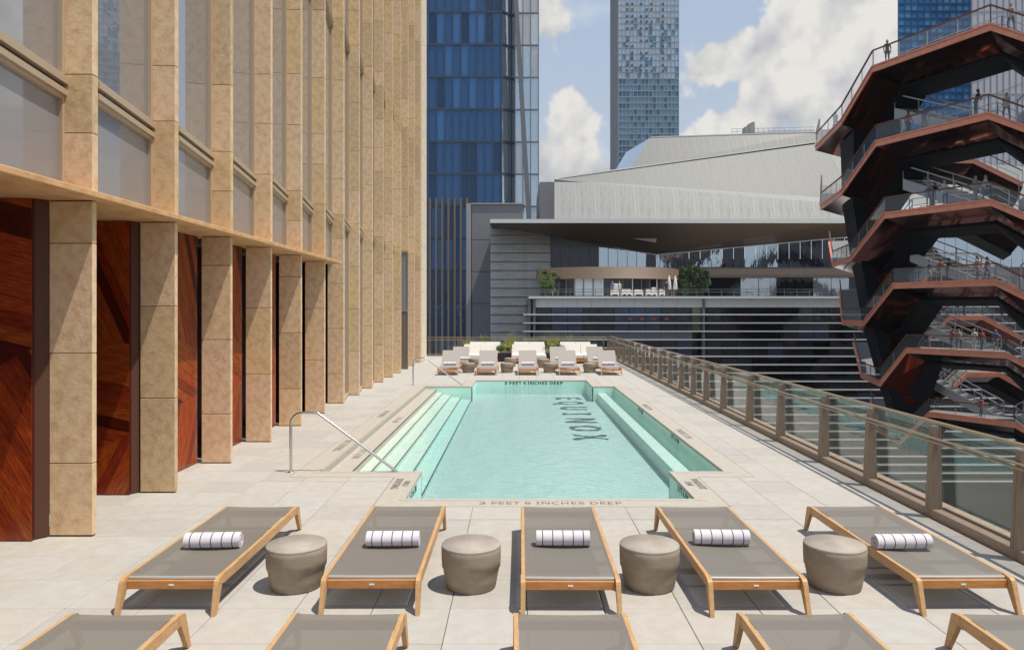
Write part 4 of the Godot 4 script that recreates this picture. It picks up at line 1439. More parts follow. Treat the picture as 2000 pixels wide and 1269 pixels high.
func inner_flight(root: Node3D, p: Vector3, q: Vector3, side: Vector3, w: float) -> void:
	var d := q - p
	var s := st0()
	hexa(s, [p + Vector3(0, -0.75, 0), q + Vector3(0, -0.75, 0), q + side * w + Vector3(0, -0.75, 0), p + side * w + Vector3(0, -0.75, 0)], [p + Vector3(0, -0.3, 0), q + Vector3(0, -0.3, 0), q + side * w + Vector3(0, -0.3, 0), p + side * w + Vector3(0, -0.3, 0)])
	var f := obj("inner_flight", s, M.black_steel, root)
	for e in [-0.1, w + 0.02]:
		s = st0()
		hexa(s, [p + side * e + Vector3(0, -0.85, 0), q + side * e + Vector3(0, -0.85, 0), q + side * (e + 0.08) + Vector3(0, -0.85, 0), p + side * (e + 0.08) + Vector3(0, -0.85, 0)], [p + side * e, q + side * e, q + side * (e + 0.08), p + side * (e + 0.08)])
		obj("stringer", s, M.stair_steel, f)
		s = st0()
		bar(s, p + side * (e + 0.04) + Vector3(0, 1.05, 0), q + side * (e + 0.04) + Vector3(0, 1.05, 0), 0.09, 0.09)
		for k in 4:
			var o: Vector3 = p.lerp(q, k / 3.0) + side * (e + 0.04)
			bar(s, o, o + Vector3(0, 1.05, 0), 0.06, 0.06)
		obj("stair_rail", s, M.stair_steel, f)
	for k in 15:
		var o := p + d * ((k + 0.5) / 15.0)
		var fwd := Vector3(d.x, 0, d.z) / 15.0 * 0.42
		s = st0()
		hexa(s, [o - fwd + Vector3(0, -0.3, 0), o + fwd + Vector3(0, -0.3, 0), o + fwd + side * w + Vector3(0, -0.3, 0), o - fwd + side * w + Vector3(0, -0.3, 0)], [o - fwd + Vector3(0, -0.05, 0), o + fwd + Vector3(0, -0.05, 0), o + fwd + side * w + Vector3(0, -0.05, 0), o - fwd + side * w + Vector3(0, -0.05, 0)])
		obj("step", s, M.tread_dark if k % 2 else M.tread, f)

func stair_structure() -> void:
	var t := thing("copper_stairs", "tall copper clad lattice of zigzag stairs and landings flaring upwards beyond the railing", "stair structure")
	var centre := Vector3(50, 0, -67)
	for k in LEVELS.size():
		stair_path(t, LEVELS[k], centre, 2.5, true, ["flight", "landing", "flight", "landing", "flight"])
	for k in FAR.size():
		stair_path(t, FAR[k], Vector3(45, 0, -140), 2.2, true, ["far_flight", "far_landing", "far_flight"])
	for k in LEVELS.size() - 1:
		# black steel pier between one low landing and the next
		var n: Vector3 = LEVELS[k][2]
		var m: Vector3 = LEVELS[k][1]
		var n2: Vector3 = LEVELS[k + 1][2]
		var m2: Vector3 = LEVELS[k + 1][1]
		var a := inward(LEVELS[k], 2, centre)
		var b := inward(LEVELS[k + 1], 2, centre)
		var s := st0()
		var q := []
		var r := []
		for e in [[0.0, 1.0], [0.0, 4.6], [0.45, 4.6], [0.45, 1.0]]:
			q.append(n.lerp(m, e[0]) + a * e[1] + Vector3(0, -1.0, 0))
			r.append(n2.lerp(m2, e[0]) + b * e[1] + Vector3(0, -1.4, 0))
		hexa(s, r, q)
		var pier := obj("pier", s, M.black_steel, t)
		s = st0()
		plate(s, [q[0].lerp(q[1], 0.3) + Vector3(0, -0.4, 0.06), q[0].lerp(q[1], 0.62) + Vector3(0, -0.3, 0.06), r[0].lerp(r[1], 0.6) + Vector3(0, 1.4, 0.06), r[0].lerp(r[1], 0.42) + Vector3(0, 1.2, 0.06)], (q[1] - q[0]).cross(r[0] - q[0]).normalized(), 0.04)
		obj("copper_panel", s, M.copper_under, pier)
		# stair down from the low landing to the next high landing, on the inside
		var A: Vector3 = LEVELS[k + 1][3]
		var B: Vector3 = LEVELS[k + 1][4]
		var dir := (B - A).normalized()
		var side := inward(LEVELS[k + 1], 3, centre)
		inner_flight(t, Vector3(A.x, n.y, A.z) + side * 2.0 - dir * 0.3, A + side * 2.75 + dir * 5.0, side, 2.0)
		# stair up from the high landing towards the right
		inner_flight(t, Vector3(B.x, n.y, B.z) + side * 3.4 + dir * 3.5, B + side * 3.0 - dir * 0.6, side, 2.0)

# ---------------------------------------------------------------- people on the copper stairs and the mall terrace
# a figure as one skin: distances to tapered bones joined smoothly, meshed with surface nets
func figure(pose: int, hair: Color, skin: Color, top: Color, legs: Color) -> ArrayMesh:
	var hip := Vector3(0, 0.92, 0)
	var sw: float = [0.02, 0.22, 0.05][pose]
	var lean: float = [0.0, 0.04, 0.14][pose]
	var ch := Vector3(0, 1.36, lean)
	var bones := [
		[Vector3(-0.09, 0.9, 0), Vector3(-0.1, 0.5, sw), 0.085, 0.06, legs], [Vector3(-0.1, 0.5, sw), Vector3(-0.1, 0.08, sw * 0.6), 0.058, 0.042, legs], [Vector3(-0.1, 0.05, sw * 0.6 - 0.03), Vector3(-0.11, 0.04, sw * 0.6 + 0.14), 0.042, 0.035, hair],
		[Vector3(0.09, 0.9, 0), Vector3(0.1, 0.5, -sw * 0.6), 0.085, 0.06, legs], [Vector3(0.1, 0.5, -sw * 0.6), Vector3(0.1, 0.08, -sw), 0.058, 0.042, legs], [Vector3(0.1, 0.05, -sw - 0.03), Vector3(0.11, 0.04, -sw + 0.14), 0.042, 0.035, hair],
		[hip, Vector3(0, 1.12, lean * 0.4), 0.13, 0.12, top], [Vector3(0, 1.12, lean * 0.4), ch, 0.12, 0.13, top], [ch + Vector3(-0.13, 0.03, 0), ch + Vector3(0.13, 0.03, 0), 0.075, 0.075, top],
		[ch, ch + Vector3(0, 0.17, lean * 0.2), 0.06, 0.05, skin], [ch + Vector3(0, 0.22, 0.02), ch + Vector3(0, 0.3, 0.01), 0.085, 0.085, skin], [ch + Vector3(0, 0.29, -0.02), ch + Vector3(0, 0.32, -0.02), 0.095, 0.09, hair]]
	for e in [-1.0, 1.0]:
		var el := ch + Vector3(e * 0.24, -0.26, [0.0, e * 0.1, 0.16][pose])
		var ha: Vector3 = el + [Vector3(e * -0.02, -0.25, 0.06), Vector3(e * -0.02, -0.22, e * 0.08 + 0.06), Vector3(-e * 0.06, 0.02, 0.24)][pose]
		bones.append([ch + Vector3(e * 0.18, 0.02, 0), el, 0.05, 0.042, top])
		bones.append([el, ha, 0.038, 0.03, skin])
		bones.append([ha, ha + (ha - el).normalized() * 0.1, 0.032, 0.024, skin])
	var c := 0.045
	var nx := 17
	var ny := 42
	var nz := 18
	var o := Vector3(-nx * c / 2, -0.05, -nz * c / 2 + 0.06)
	var f := PackedFloat32Array()
	f.resize(nx * ny * nz)
	for y in ny:
		for z in nz:
			for x in nx:
				var p := o + Vector3(x, y, z) * c
				var best := 1.0
				for b in bones:
					var ab: Vector3 = b[1] - b[0]
					var t := clampf((p - b[0]).dot(ab) / ab.length_squared(), 0, 1)
					var d: float = (p - b[0] - ab * t).length() - lerpf(b[2], b[3], t)
					var h := maxf(0.03 - absf(best - d), 0.0) / 0.03
					best = minf(best, d) - h * h * 0.0075
				f[x + nx * (z + nz * y)] = best
	var vert := {}
	var s := SurfaceTool.new()
	s.begin(Mesh.PRIMITIVE_TRIANGLES)
	s.set_smooth_group(1)
	var at := func(x: int, y: int, z: int) -> int: return x + nx * (z + nz * y)
	for y in ny - 1:
		for z in nz - 1:
			for x in nx - 1:
				var sum := Vector3.ZERO
				var cnt := 0
				for e in [[0, 0, 0, 1, 0, 0], [0, 1, 0, 1, 1, 0], [0, 0, 1, 1, 0, 1], [0, 1, 1, 1, 1, 1], [0, 0, 0, 0, 1, 0], [1, 0, 0, 1, 1, 0], [0, 0, 1, 0, 1, 1], [1, 0, 1, 1, 1, 1], [0, 0, 0, 0, 0, 1], [1, 0, 0, 1, 0, 1], [0, 1, 0, 0, 1, 1], [1, 1, 0, 1, 1, 1]]:
					var fa := f[at.call(x + e[0], y + e[1], z + e[2])]
					var fb := f[at.call(x + e[3], y + e[4], z + e[5])]
					if (fa < 0) != (fb < 0):
						var t := fa / (fa - fb)
						sum += Vector3(x, y, z) + Vector3(e[0], e[1], e[2]).lerp(Vector3(e[3], e[4], e[5]), t)
						cnt += 1
				if cnt:
					var p := o + sum / cnt * c
					var best := 9.0
					var col := top
					for b in bones:
						var ab: Vector3 = b[1] - b[0]
						var t := clampf((p - b[0]).dot(ab) / ab.length_squared(), 0, 1)
						var d: float = (p - b[0] - ab * t).length() - lerpf(b[2], b[3], t)
						if d < best:
							best = d
							col = b[4]
					vert[at.call(x, y, z)] = [p, col]
	for y in range(1, ny - 1):
		for z in range(1, nz - 1):
			for x in range(1, nx - 1):
				var v0 := f[at.call(x, y, z)]
				for ax in 3:
					var v1 := f[at.call(x + int(ax == 0), y + int(ax == 1), z + int(ax == 2))]
					if (v0 < 0) == (v1 < 0):
						continue
					var k := []
					for e in [[0, 0], [1, 0], [1, 1], [0, 1]]:
						match ax:
							0: k.append(at.call(x, y - e[0], z - e[1]))
							1: k.append(at.call(x - e[1], y, z - e[0]))
							2: k.append(at.call(x - e[0], y - e[1], z))
					if v0 < 0:
						k.reverse()
					for i in [0, 1, 2, 0, 2, 3]:
						s.set_color(vert[k[i]][1])
						s.add_vertex(vert[k[i]][0])
	s.generate_normals()
	return s.commit()

func people() -> void:
	var skin := Color(0.42, 0.26, 0.18)
	var brown := Color(0.16, 0.09, 0.06)
	var dark := Color(0.02, 0.015, 0.012)
	var fair := Color(0.25, 0.17, 0.09)
	var looks := [
		[0, dark, skin, Color(0.03, 0.03, 0.04), Color(0.04, 0.05, 0.08)], [1, dark, brown, Color(0.3, 0.09, 0.08), Color(0.03, 0.04, 0.08)], [2, fair, skin, Color(0.5, 0.48, 0.46), Color(0.06, 0.09, 0.2)], [0, fair, skin, Color(0.18, 0.34, 0.3), Color(0.2, 0.2, 0.2)],
		[1, dark, skin, Color(0.12, 0.14, 0.3), Color(0.25, 0.22, 0.18)], [2, dark, brown, Color(0.02, 0.02, 0.025), Color(0.02, 0.02, 0.03)], [0, fair, skin, Color(0.62, 0.6, 0.58), Color(0.62, 0.6, 0.58)], [1, dark, skin, Color(0.42, 0.3, 0.3), Color(0.05, 0.05, 0.06)]]
	var tops := ["black", "red", "pale grey", "green", "blue", "black", "white", "dusty pink"]
	var made := []
	for q in looks:
		made.append(figure(q[0], q[1], q[2], q[3], q[4]))
	# [look, level, edge of the path, share along it, distance in from the rail, far side?]
	var spots := [
		[0, 0, 3, 0.06, 0.7, false, "walking the topmost high landing at its left end"], [7, 0, 4, 0.25, 0.6, false, "on the topmost flight at the right edge"], [1, 0, 1, 0.55, 0.5, false, "at the rail of the topmost low landing, far left"],
		[6, 1, 3, 0.1, 1.6, false, "at the left end of the second landing down"], [1, 1, 3, 0.22, 0.9, false, "second from left on the second landing down"], [4, 1, 3, 0.42, 0.5, false, "by the rail near the middle of the second landing down"], [5, 1, 3, 0.88, 0.45, false, "leaning at the right end of the second landing down"],
		[7, 1, 4, 0.2, 1.2, false, "on the stairs right of the second landing down"], [5, 1, 4, 0.5, 1.3, false, "lower on the stairs right of the second landing down"],
		[0, 0, 1, 0.14, 0.8, true, "left of two figures on the topmost far landing"], [5, 0, 1, 0.27, 0.8, true, "right of two figures on the topmost far landing"],
		[4, 2, 3, 0.4, 0.5, false, "left of a pair leaning on the third landing down"], [5, 2, 3, 0.45, 0.5, false, "right of a pair leaning on the third landing down"], [2, 2, 3, 0.56, 0.6, false, "alone in the middle of the third landing down"], [3, 2, 3, 0.85, 0.6, false, "second from right on the third landing down"], [2, 2, 3, 0.92, 0.6, false, "at the right end of the third landing down"],
		[4, 3, 3, 0.33, 0.6, false, "at the left of the fourth landing down"], [1, 3, 3, 0.4, 1.2, false, "second from left on the fourth landing down"], [5, 3, 3, 0.5, 0.9, false, "in the middle of the fourth landing down"], [7, 3, 3, 0.82, 0.8, false, "second from right on the fourth landing down"], [1, 3, 3, 0.9, 1.4, false, "at the right end of the fourth landing down"],
		[0, 2, 1, 0.1, 0.6, true, "at the left end of the middle far landing"], [4, 3, 1, 0.35, 0.6, true, "left of two on the fourth far landing down"], [5, 3, 1, 0.55, 0.6, true, "right of two on the fourth far landing down"],
		[1, 4, 3, 0.46, 0.6, false, "left of a group on the lowest but one landing"], [7, 4, 3, 0.52, 0.8, false, "second from left on the lowest but one landing"], [6, 4, 3, 0.68, 0.8, false, "in the middle of the lowest but one landing"], [1, 4, 3, 0.76, 0.6, false, "right of the middle on the lowest but one landing"], [4, 4, 3, 0.9, 0.6, false, "at the right end of the lowest but one landing"],
		[1, 5, 3, 0.62, 0.6, false, "alone on the lowest landing in view"]]
	for q in spots:
		var path: Array = FAR[q[1]] if q[5] else LEVELS[q[1]]
		var i: int = q[2]
		var centre := Vector3(45, 0, -140) if q[5] else Vector3(50, 0, -67)
		var o := obj("person", made[q[0]], M.figure)
		o.position = path[i].lerp(path[i + 1], q[3]) + inward(path, i, centre).lerp(inward(path, i + 1, centre), q[3]) * (q[4] + 0.1)
		o.rotation.y = rng.randf_range(-1.2, 1.2)
		o.scale = Vector3.ONE * rng.randf_range(0.95, 1.05)
		tag(o, "person in %s %s" % [tops[q[0]], q[6]], "person", "visitors on the copper stairs")
	for i in 3:
		var o := obj("person", made[[4, 6, 0][i]], M.figure)
		o.position = [Vector3(11.618, 4.232, -88.2), Vector3(12.550, 4.232, -88.6), Vector3(18.198, 4.232, -88)][i]
		tag(o, ["person in a blue top left of the white hooded chair on the mall terrace", "person in white standing behind the hooded chair on the mall terrace", "person in black beside the closed umbrellas on the mall terrace"][i], "person", "guests on the mall terrace")

# ---------------------------------------------------------------- loungers, towels and drum tables
func lounger(label: String, group: String) -> Node3D:
	var t := thing("sun_lounger", label, "sun lounger", Vector3.ZERO, group)
	for e in [-1.0, 1.0]:
		var s := st0()
		# the rail is a little deeper in the middle than at its ends
		hexa(s, [Vector3(e * 0.347, 0.2, -0.955), Vector3(e * 0.377, 0.2, -0.955), Vector3(e * 0.377, 0.185, 0.0), Vector3(e * 0.347, 0.185, 0.0)], [Vector3(e * 0.347, 0.275, -0.955), Vector3(e * 0.377, 0.275, -0.955), Vector3(e * 0.377, 0.266, 0.0), Vector3(e * 0.347, 0.266, 0.0)])
		hexa(s, [Vector3(e * 0.347, 0.185, 0.0), Vector3(e * 0.377, 0.185, 0.0), Vector3(e * 0.377, 0.19, 0.93), Vector3(e * 0.347, 0.19, 0.93)], [Vector3(e * 0.347, 0.266, 0.0), Vector3(e * 0.377, 0.266, 0.0), Vector3(e * 0.377, 0.262, 0.93), Vector3(e * 0.347, 0.262, 0.93)])
		obj("side_rail", s, M.teak, t)
		for f in [-1.0, 1.0]:
			# legs: they lean out, taper downwards, and meet the rail with a rounded knuckle
			s = st0()
			var top := Vector3(e * 0.364, 0.27, f * 0.945)
			var y1 := 0.276 if f < 0 else 0.264
			hexa(s, [Vector3(e * 0.35, 0.0, f * 1.06), Vector3(e * 0.382, 0.0, f * 1.06), Vector3(e * 0.382, 0.0, f * 1.1), Vector3(e * 0.35, 0.0, f * 1.1)],
				[Vector3(e * 0.344, 0.2, f * 0.955), Vector3(e * 0.381, 0.2, f * 0.955), Vector3(e * 0.381, 0.215, f * 1.035), Vector3(e * 0.344, 0.215, f * 1.035)])
			hexa(s, [Vector3(e * 0.344, 0.2, f * 0.93), Vector3(e * 0.381, 0.2, f * 0.93), Vector3(e * 0.381, 0.216, f * 1.034), Vector3(e * 0.344, 0.216, f * 1.034)],
				[Vector3(e * 0.344, y1, f * 0.93), Vector3(e * 0.381, y1, f * 0.93), Vector3(e * 0.381, y1 - 0.008, f * 1.0), Vector3(e * 0.344, y1 - 0.008, f * 1.0)])
			hexa(s, [Vector3(e * 0.344, y1 - 0.009, f * 1.0), Vector3(e * 0.381, y1 - 0.009, f * 1.0), Vector3(e * 0.381, 0.216, f * 1.034), Vector3(e * 0.344, 0.216, f * 1.034)],
				[Vector3(e * 0.344, y1 - 0.008, f * 0.998), Vector3(e * 0.381, y1 - 0.008, f * 0.998), Vector3(e * 0.381, y1 - 0.024, f * 1.024), Vector3(e * 0.344, y1 - 0.024, f * 1.024)])
			obj("leg", s, M.teak, t)
			s = st0()
			box(s, Vector3(e * 0.366 - 0.014, 0.0, f * 1.08 - 0.017), Vector3(e * 0.366 + 0.014, 0.006, f * 1.08 + 0.017))
			obj("foot_pad", s, M.frame_dark, t)
		s = st0()
		cbox(s, Vector3(-0.344, 0.165, e * 0.972 - 0.013), Vector3(0.344, 0.232, e * 0.972 + 0.013), 0.004)
		var cr := obj("cross_rail", s, M.teak_across, t)
		if e > 0:
			s = st0()
			cbox(s, Vector3(-0.02, 0.192, 0.9855), Vector3(0.02, 0.205, 0.988), 0.001)
			obj("tag", s, M.label_tag, cr)
	# slats under the sling, and the small frame that holds it
	for z in [-0.45, 0.1, 0.5]:
		var s := st0()
		box(s, Vector3(-0.346, 0.19, z - 0.02), Vector3(0.346, 0.21, z + 0.02))
		obj("slat", s, M.teak_across, t)
	# the sling sags between the rails and rolls over a tube at the foot
	var s := st0()
	s.set_smooth_group(4)
	var nx := 8
	var nz := 22
	var g := []
	for j in nz + 1:
		var row := []
		var v := float(j) / nz
		for i in nx + 1:
			var u := float(i) / nx * 2.0 - 1.0
			var z := lerpf(-0.955, 0.9, v)
			var y := lerpf(0.278, 0.262, v) - 0.02 * (1.0 - u * u) * (0.35 + 0.65 * sin(PI * clampf(v, 0.0, 1.0)))
			row.append(Vector3(u * 0.346, y, z))
		g.append(row)
	for k in 5:
		var a := PI * 0.5 * (k + 1) / 5.0
		var row := []
		for i in nx + 1:
			var u := float(i) / nx * 2.0 - 1.0
			row.append(Vector3(u * 0.343, 0.262 - 0.007 * (1 - u * u) - 0.04 * (1.0 - cos(a)), 0.9 + 0.055 * sin(a)))
		g.append(row)
	for j in g.size() - 1:
		for i in nx:
			face(s, [g[j][i], g[j][i + 1], g[j + 1][i + 1], g[j + 1][i]], Vector3(0, -5, 0))
	obj("sling", s, M.sling, t)
	s = st0()
	tube(s, [Vector3(-0.343, 0.238, 0.944), Vector3(0.0, 0.236, 0.944), Vector3(0.343, 0.238, 0.944)], 0.0165, 10)
	obj("foot_tube", s, M.sling_sheen, t)  # its pale colour carries the highlight along the curve
	return t

func rolled_towel() -> ArrayMesh:
	# a spiral of cloth drawn out along its axis
	var s := SurfaceTool.new()
	s.begin(Mesh.PRIMITIVE_TRIANGLES)
	var n := 84
	var half := 0.235
	var turns := 3.3
	var rim := []
	for k in n + 1:
		var a := TAU * turns * k / n
		var r := 0.012 + 0.056 * k / n + 0.0012 * sin(a * 2.0)
		for e in [-0.0042, 0.0055]:
			rim.append(Vector2(cos(a) * (r + e) * 1.04, maxf(sin(a) * (r + e), -0.062)))
	var quad := func(a: Array, b: Array, c: Array, d: Array, sg: int) -> void:
		s.set_smooth_group(sg)
		for v in [a, b, c, a, c, d]:
			s.set_uv(v[1])
			s.add_vertex(v[0])
	for k in n:
		for e in 2:
			var p: Vector2 = rim[k * 2 + e]
			var q: Vector2 = rim[k * 2 + 2 + e]
			var v0 := [Vector3(-half, p.y, p.x), Vector2(0, 0.1 * k)]
			var v1 := [Vector3(half, p.y, p.x), Vector2(1, 0.1 * k)]
			var v2 := [Vector3(half, q.y, q.x), Vector2(1, 0.1 * k + 0.1)]
			var v3 := [Vector3(-half, q.y, q.x), Vector2(0, 0.1 * k + 0.1)]
			if e == 1:
				quad.call(v0, v1, v2, v3, 1)
			else:
				quad.call(v3, v2, v1, v0, 2)
		for e in [-1.0, 1.0]:
			var u := 0.01 if e < 0 else 0.99
			var w := []
			for m in [0, 1, 3, 2]:
				var r: Vector2 = rim[k * 2 + m]
				w.append([Vector3(e * half, r.y, r.x), Vector2(u, 0.3)])
			if e > 0:
				quad.call(w[0], w[1], w[2], w[3], 3)
			else:
				quad.call(w[3], w[2], w[1], w[0], 3)
	s.generate_normals()
	return s.commit()

func drum_table(label: String, group: String) -> Node3D:
	var t := thing("drum_table", label, "side table", Vector3.ZERO, group)
	var s := st0()
	lathe(s, [[0.0, 0.0], [0.195, 0.0], [0.206, 0.008], [0.222, 0.09], [0.236, 0.165], [0.238, 0.172], [0.2445, 0.178], [0.2475, 0.24], [0.249, 0.3], [0.2485, 0.335], [0.246, 0.338]], 56)
	obj("body", s, M.drum_side, t)
	s = st0()
	lathe(s, [[0.246, 0.338], [0.2475, 0.341], [0.2475, 0.352], [0.244, 0.358], [0.0, 0.359]], 56)
	obj("table_top", s, M.drum_top, t)
	return t

func near_furniture() -> void:
	var row := ["leftmost", "second from left", "middle", "second from right", "rightmost"]
	var l0 := lounger("", "")
	l0.set_meta("group", "grey sling loungers at the near end of the pool")
	var xm := [-2.66, -1.125, 0.415, 1.83, 3.43]
	var xf := [-2.63, -1.135, 0.36, 1.87, 3.33]
	for i in 5:
		var label := "grey sling lounger with striped towel, %s, nearest the pool" % row[i]
		if i == 0:
			l0.position = Vector3(xm[0], 0, -6.54)
			l0.set_meta("label", label)
		else:
			copy_of(l0, "sun_lounger", Vector3(xm[i], 0, -6.54 + rng.randf_range(-0.02, 0.02)), [0, 0.004, -0.006, 0.005, 0.012][i], label)
	for i in 5:
		copy_of(l0, "sun_lounger", Vector3(xf[i], 0, -3.87 + rng.randf_range(-0.015, 0.015)), rng.randf_range(-0.01, 0.01), "grey sling lounger without towel, %s of the row nearest the camera" % row[i])
	var roll := rolled_towel()
	var xt := [-2.63, -1.08, 0.4, 1.79, 3.31]
	for i in 5:
		var o := obj("rolled_towel", roll, M.towel)
		o.position = Vector3(xt[i], 0.318, -6.28 + [0.02, -0.02, -0.03, -0.06, 0.06][i])
		o.rotation = Vector3(rng.randf_range(-0.3, 0.3), [0.05, 0.012, -0.01, -0.03, 0.03][i], 0)
		o.scale = Vector3([1.0, 0.97, 0.99, 1.02, 1.01][i], [0.93, 0.9, 0.95, 0.93, 0.91][i], [1.0, 1.04, 1.0, 0.98, 1.03][i])
		tag(o, "rolled striped towel on the %s lounger of the near row" % row[i], "towel", "rolled towels on the near loungers")
	var d0 := drum_table("concrete drum table, leftmost of four between the near loungers", "concrete drum tables between the near loungers")
	d0.position = Vector3(-1.85, 0, -6.06)
	var xd := [-1.85, -0.385, 1.11, 2.665]
	for i in range(1, 4):
		copy_of(d0, "drum_table", Vector3(xd[i], 0, -6.06), i * 1.3, "concrete drum table, %s of four between the near loungers" % ["", "second from the left", "third from the left", "rightmost"][i])

func reclined_lounger(label: String) -> Node3D:
	var t := thing("reclined_lounger", label, "sun lounger", Vector3.ZERO, "reclined loungers at the far end of the pool")
	for e in [-1.0, 1.0]:
		var s := st0()
		bar(s, Vector3(e * 0.36, 0.235, 0.95), Vector3(e * 0.36, 0.235, -0.95), 0.032, 0.075)
		obj("side_rail", s, M.teak, t)
		for f in [-1.0, 1.0]:
			s = st0()
			bar(s, Vector3(e * 0.365, 0.0, f * 1.05), Vector3(e * 0.362, 0.27, f * 0.945), 0.03, 0.035, 0.036, 0.06, Vector3.BACK)
			obj("leg", s, M.teak, t)
		s = st0()
		bar(s, Vector3(e * 0.33, 0.27, -0.1), Vector3(e * 0.33, 0.78, -0.72), 0.03, 0.04)
		obj("back_rail", s, M.teak, t)
	var s := st0()
	cbox(s, Vector3(-0.344, 0.165, 0.955), Vector3(0.344, 0.235, 0.985), 0.004)
	cbox(s, Vector3(-0.3, 0.085, 1.0), Vector3(0.36, 0.11, 1.02), 0.004)
	obj("cross_rail", s, M.teak_across, t)
	s = st0()
	plate(s, [Vector3(-0.345, 0.285, 0.95), Vector3(0.345, 0.285, 0.95), Vector3(0.345, 0.285, -0.08), Vector3(-0.345, 0.285, -0.08)], Vector3.UP, 0.03)
	obj("seat_sling", s, M.sling_pale, t)
	s = st0()
	plate(s, [Vector3(-0.345, 0.285, -0.085), Vector3(0.345, 0.285, -0.085), Vector3(0.335, 0.81, -0.72), Vector3(-0.335, 0.81, -0.72)], Vector3(0, 0.77, 0.64), 0.03)
	obj("back_sling", s, M.sling_pale, t)
	return t

func daybed(label: String, w: float) -> Node3D:
	var t := thing("daybed", label, "daybed", Vector3.ZERO, "white daybeds at the far end of the terrace")
	var s := st0()
	cbox(s, Vector3(-w / 2, 0.08, -0.8), Vector3(w / 2, 0.24, 0.8), 0.01)
	obj("base", s, M.teak_across, t)
	for e in [-1.0, 1.0]:
		for f in [-1.0, 1.0]:
			s = st0()
			box(s, Vector3(e * (w / 2 - 0.06) - 0.03, 0, f * 0.74 - 0.03), Vector3(e * (w / 2 - 0.06) + 0.03, 0.079, f * 0.74 + 0.03))
			obj("leg", s, M.teak, t)
		s = st0()
		cbox(s, Vector3(minf(0.005 * e, e * w / 2 * 0.985), 0.242, -0.5), Vector3(maxf(0.005 * e, e * w / 2 * 0.985), 0.4, 0.82), 0.03)
		obj("seat_cushion", s, M.cushion, t)
		s = st0()
		hexa(s, [Vector3(e * 0.008, 0.3, -0.52), Vector3(e * w / 2 * 0.98, 0.3, -0.52), Vector3(e * w / 2 * 0.98, 0.3, -0.7), Vector3(e * 0.008, 0.3, -0.7)], [Vector3(e * 0.008, 0.78, -0.72), Vector3(e * w / 2 * 0.97, 0.78, -0.72), Vector3(e * w / 2 * 0.97, 0.78, -0.87), Vector3(e * 0.008, 0.78, -0.87)])
		obj("back_cushion", s, M.cushion, t)
	return t

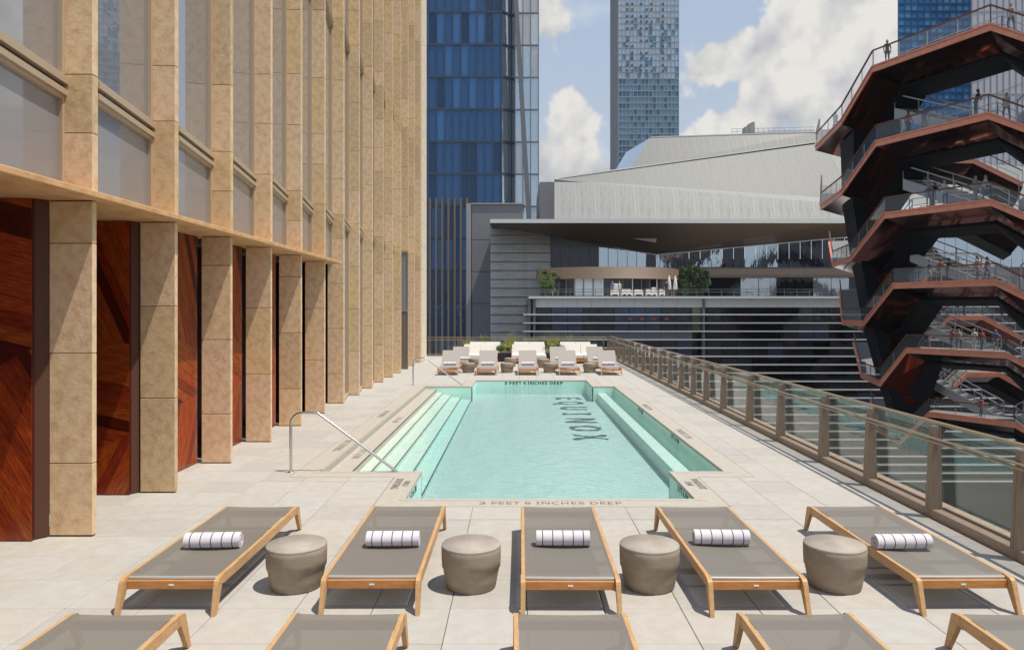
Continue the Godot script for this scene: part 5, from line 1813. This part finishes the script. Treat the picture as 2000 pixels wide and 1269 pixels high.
func far_furniture() -> void:
	var row := ["leftmost", "second from left", "middle", "second from right", "rightmost"]
	var xs := [-2.5, -1.1, 0.4, 1.89, 3.4]
	var l0 := reclined_lounger("")
	var roll := rolled_towel()
	for i in 5:
		var label := "grey lounger with raised back, %s of the far front row" % row[i]
		if i == 0:
			l0.position = Vector3(xs[0], 0, -27.0)
			l0.set_meta("label", label)
		else:
			copy_of(l0, "reclined_lounger", Vector3(xs[i], 0, -27.0), 0, label)
		var o := obj("rolled_towel", roll, M.towel)
		o.position = Vector3(xs[i], 0.352, -26.93)
		tag(o, "rolled striped towel on the %s lounger of the far front row" % row[i], "towel", "rolled towels on the far loungers")
	var xb := [-2.36, 1.72, 3.27]
	for i in 3:
		copy_of(l0, "reclined_lounger", Vector3(xb[i], 0, -29.9), 0, "second far row lounger with raised back, %s" % ["behind the leftmost front lounger", "behind the second front lounger from the right", "behind the rightmost front lounger"][i])
		var o := obj("rolled_towel", roll, M.towel)
		o.position = Vector3(xb[i] + (0.1 if i else 0.2), 0.352, -29.83)
		tag(o, "white rolled towel on the second far row lounger %s" % ["at the left", "right of the middle", "at the right"][i], "towel", "rolled towels on the far loungers")
	var d: Node3D
	for i in 7:
		var at: Vector3 = [Vector3(-1.83, 0, -27.2), Vector3(-0.38, 0, -27.2), Vector3(1.22, 0, -27.2), Vector3(2.73, 0, -27.2), Vector3(-1.75, 0, -29.9), Vector3(-0.28, 0, -30.2), Vector3(1.05, 0, -29.6)][i]
		var label: String = "grey drum table at the far end, " + ["leftmost between the front loungers", "second from the left between the front loungers", "third from the left between the front loungers", "rightmost between the front loungers", "behind the leftmost front table", "behind the second front table", "behind the third front table"][i]
		if i == 0:
			d = drum_table(label, "drum tables at the far end of the pool")
			d.position = at
		else:
			copy_of(d, "drum_table", at, i * 0.9, label)
	var b: Node3D
	for i in 6:
		var at: Vector3 = [Vector3(-1.68, 0, -32.6), Vector3(0.52, 0, -32.6), Vector3(2.92, 0, -32.6), Vector3(-1.6, 0, -35.4), Vector3(0.6, 0, -35.4), Vector3(2.9, 0, -35.4)][i]
		var label: String = "white double daybed, " + ["left one of the nearer three", "middle one of the nearer three", "right one of the nearer three", "left one of the three along the end railing", "middle one of the three along the end railing", "right one of the three along the end railing"][i]
		if i == 0:
			b = daybed(label, 1.56)
			b.position = at
		else:
			copy_of(b, "daybed", at, 0, label)
	for i in 2:
		var x: float = [-0.57, 1.72][i]
		var w: float = [0.62, 0.86][i]
		var t := thing("planter", ["black planter with a yellow green bush, left one between the white daybeds", "wide black planter with a yellow green bush, right one between the white daybeds"][i], "planter", Vector3(x, 0, -33.2), "black planters between the daybeds")
		var s := st0()
		cbox(s, Vector3(-w / 2, 0, -0.3), Vector3(w / 2, 0.4, 0.3), 0.01)
		obj("box", s, M.planter_black, t)
		for m in [["leaf_mid", 260], ["leaf_yellow", 200], ["leaf_dark", 120]]:
			s = st0()
			var lumps := []
			for k in 6:
				lumps.append([Vector3(rng.randf_range(-0.42, 0.42) * w, 0.55 + rng.randf() * 0.14, rng.randf_range(-0.2, 0.2)), Vector3(0.17, 0.14, 0.17)])
			leaves(s, lumps, m[1], 0.09)
			obj("foliage", s, M[m[0]], t)
	# grasses in a trough along the end railing
	for i in 9:
		var x := -2.6 + 0.75 * i + rng.randf_range(-0.15, 0.15)
		var t := thing("grass_clump", "clump of feathery grass along the end railing, number %d from the left" % (i + 1), "plant", Vector3(x, 0.35, -36.9), "grasses along the end railing")
		t.set_meta("label", "feathery grass by the end railing, %s" % ["leftmost clump", "second clump from the left", "third clump from the left", "fourth clump from the left", "clump in the middle", "fourth clump from the right", "third clump from the right", "second clump from the right", "rightmost clump"][i])
		var s := st0()
		var hh := rng.randf_range(0.35, 0.75)
		for k in 70:
			var r := Vector3(rng.randf_range(-0.16, 0.16), 0, rng.randf_range(-0.1, 0.1))
			var top := r * 2.2 + Vector3(rng.randf_range(-0.06, 0.06), hh * rng.randf_range(0.6, 1.1), 0)
			var mid := r.lerp(top, 0.5) + Vector3(0, 0.05, 0)
			var wd := Vector3(0.012, 0, 0.006)
			face(s, [r - wd, r + wd, mid + wd, mid - wd], r + Vector3(0, 0, -3))
			tri(s, mid - wd, mid + wd, top, r + Vector3(0, 0, -3))
		tag(obj("blades", s, M[["leaf_yellow", "leaf_light", "leaf_mid"][i % 3]], t), "", "", "", "stuff")
		s = st0()
		for k in 8:
			var e := Vector3(rng.randf_range(-0.25, 0.25), hh * rng.randf_range(0.85, 1.2), rng.randf_range(-0.1, 0.1))
			bar(s, e, e + Vector3(e.x * 0.2, 0.14, 0), 0.03, 0.03, 0.008, 0.008)
		tag(obj("seed_heads", s, M.leaf_yellow if i % 2 else M.leaf_light, t), "", "", "", "stuff")
	var trough := thing("planter_trough", "long low planter trough under the grasses at the end railing", "planter", Vector3.ZERO)
	var s := st0()
	cbox(s, Vector3(-3.2, 0, -37.2), Vector3(4.2, 0.36, -36.6), 0.02)
	obj("box", s, M.kerb_stone, trough)
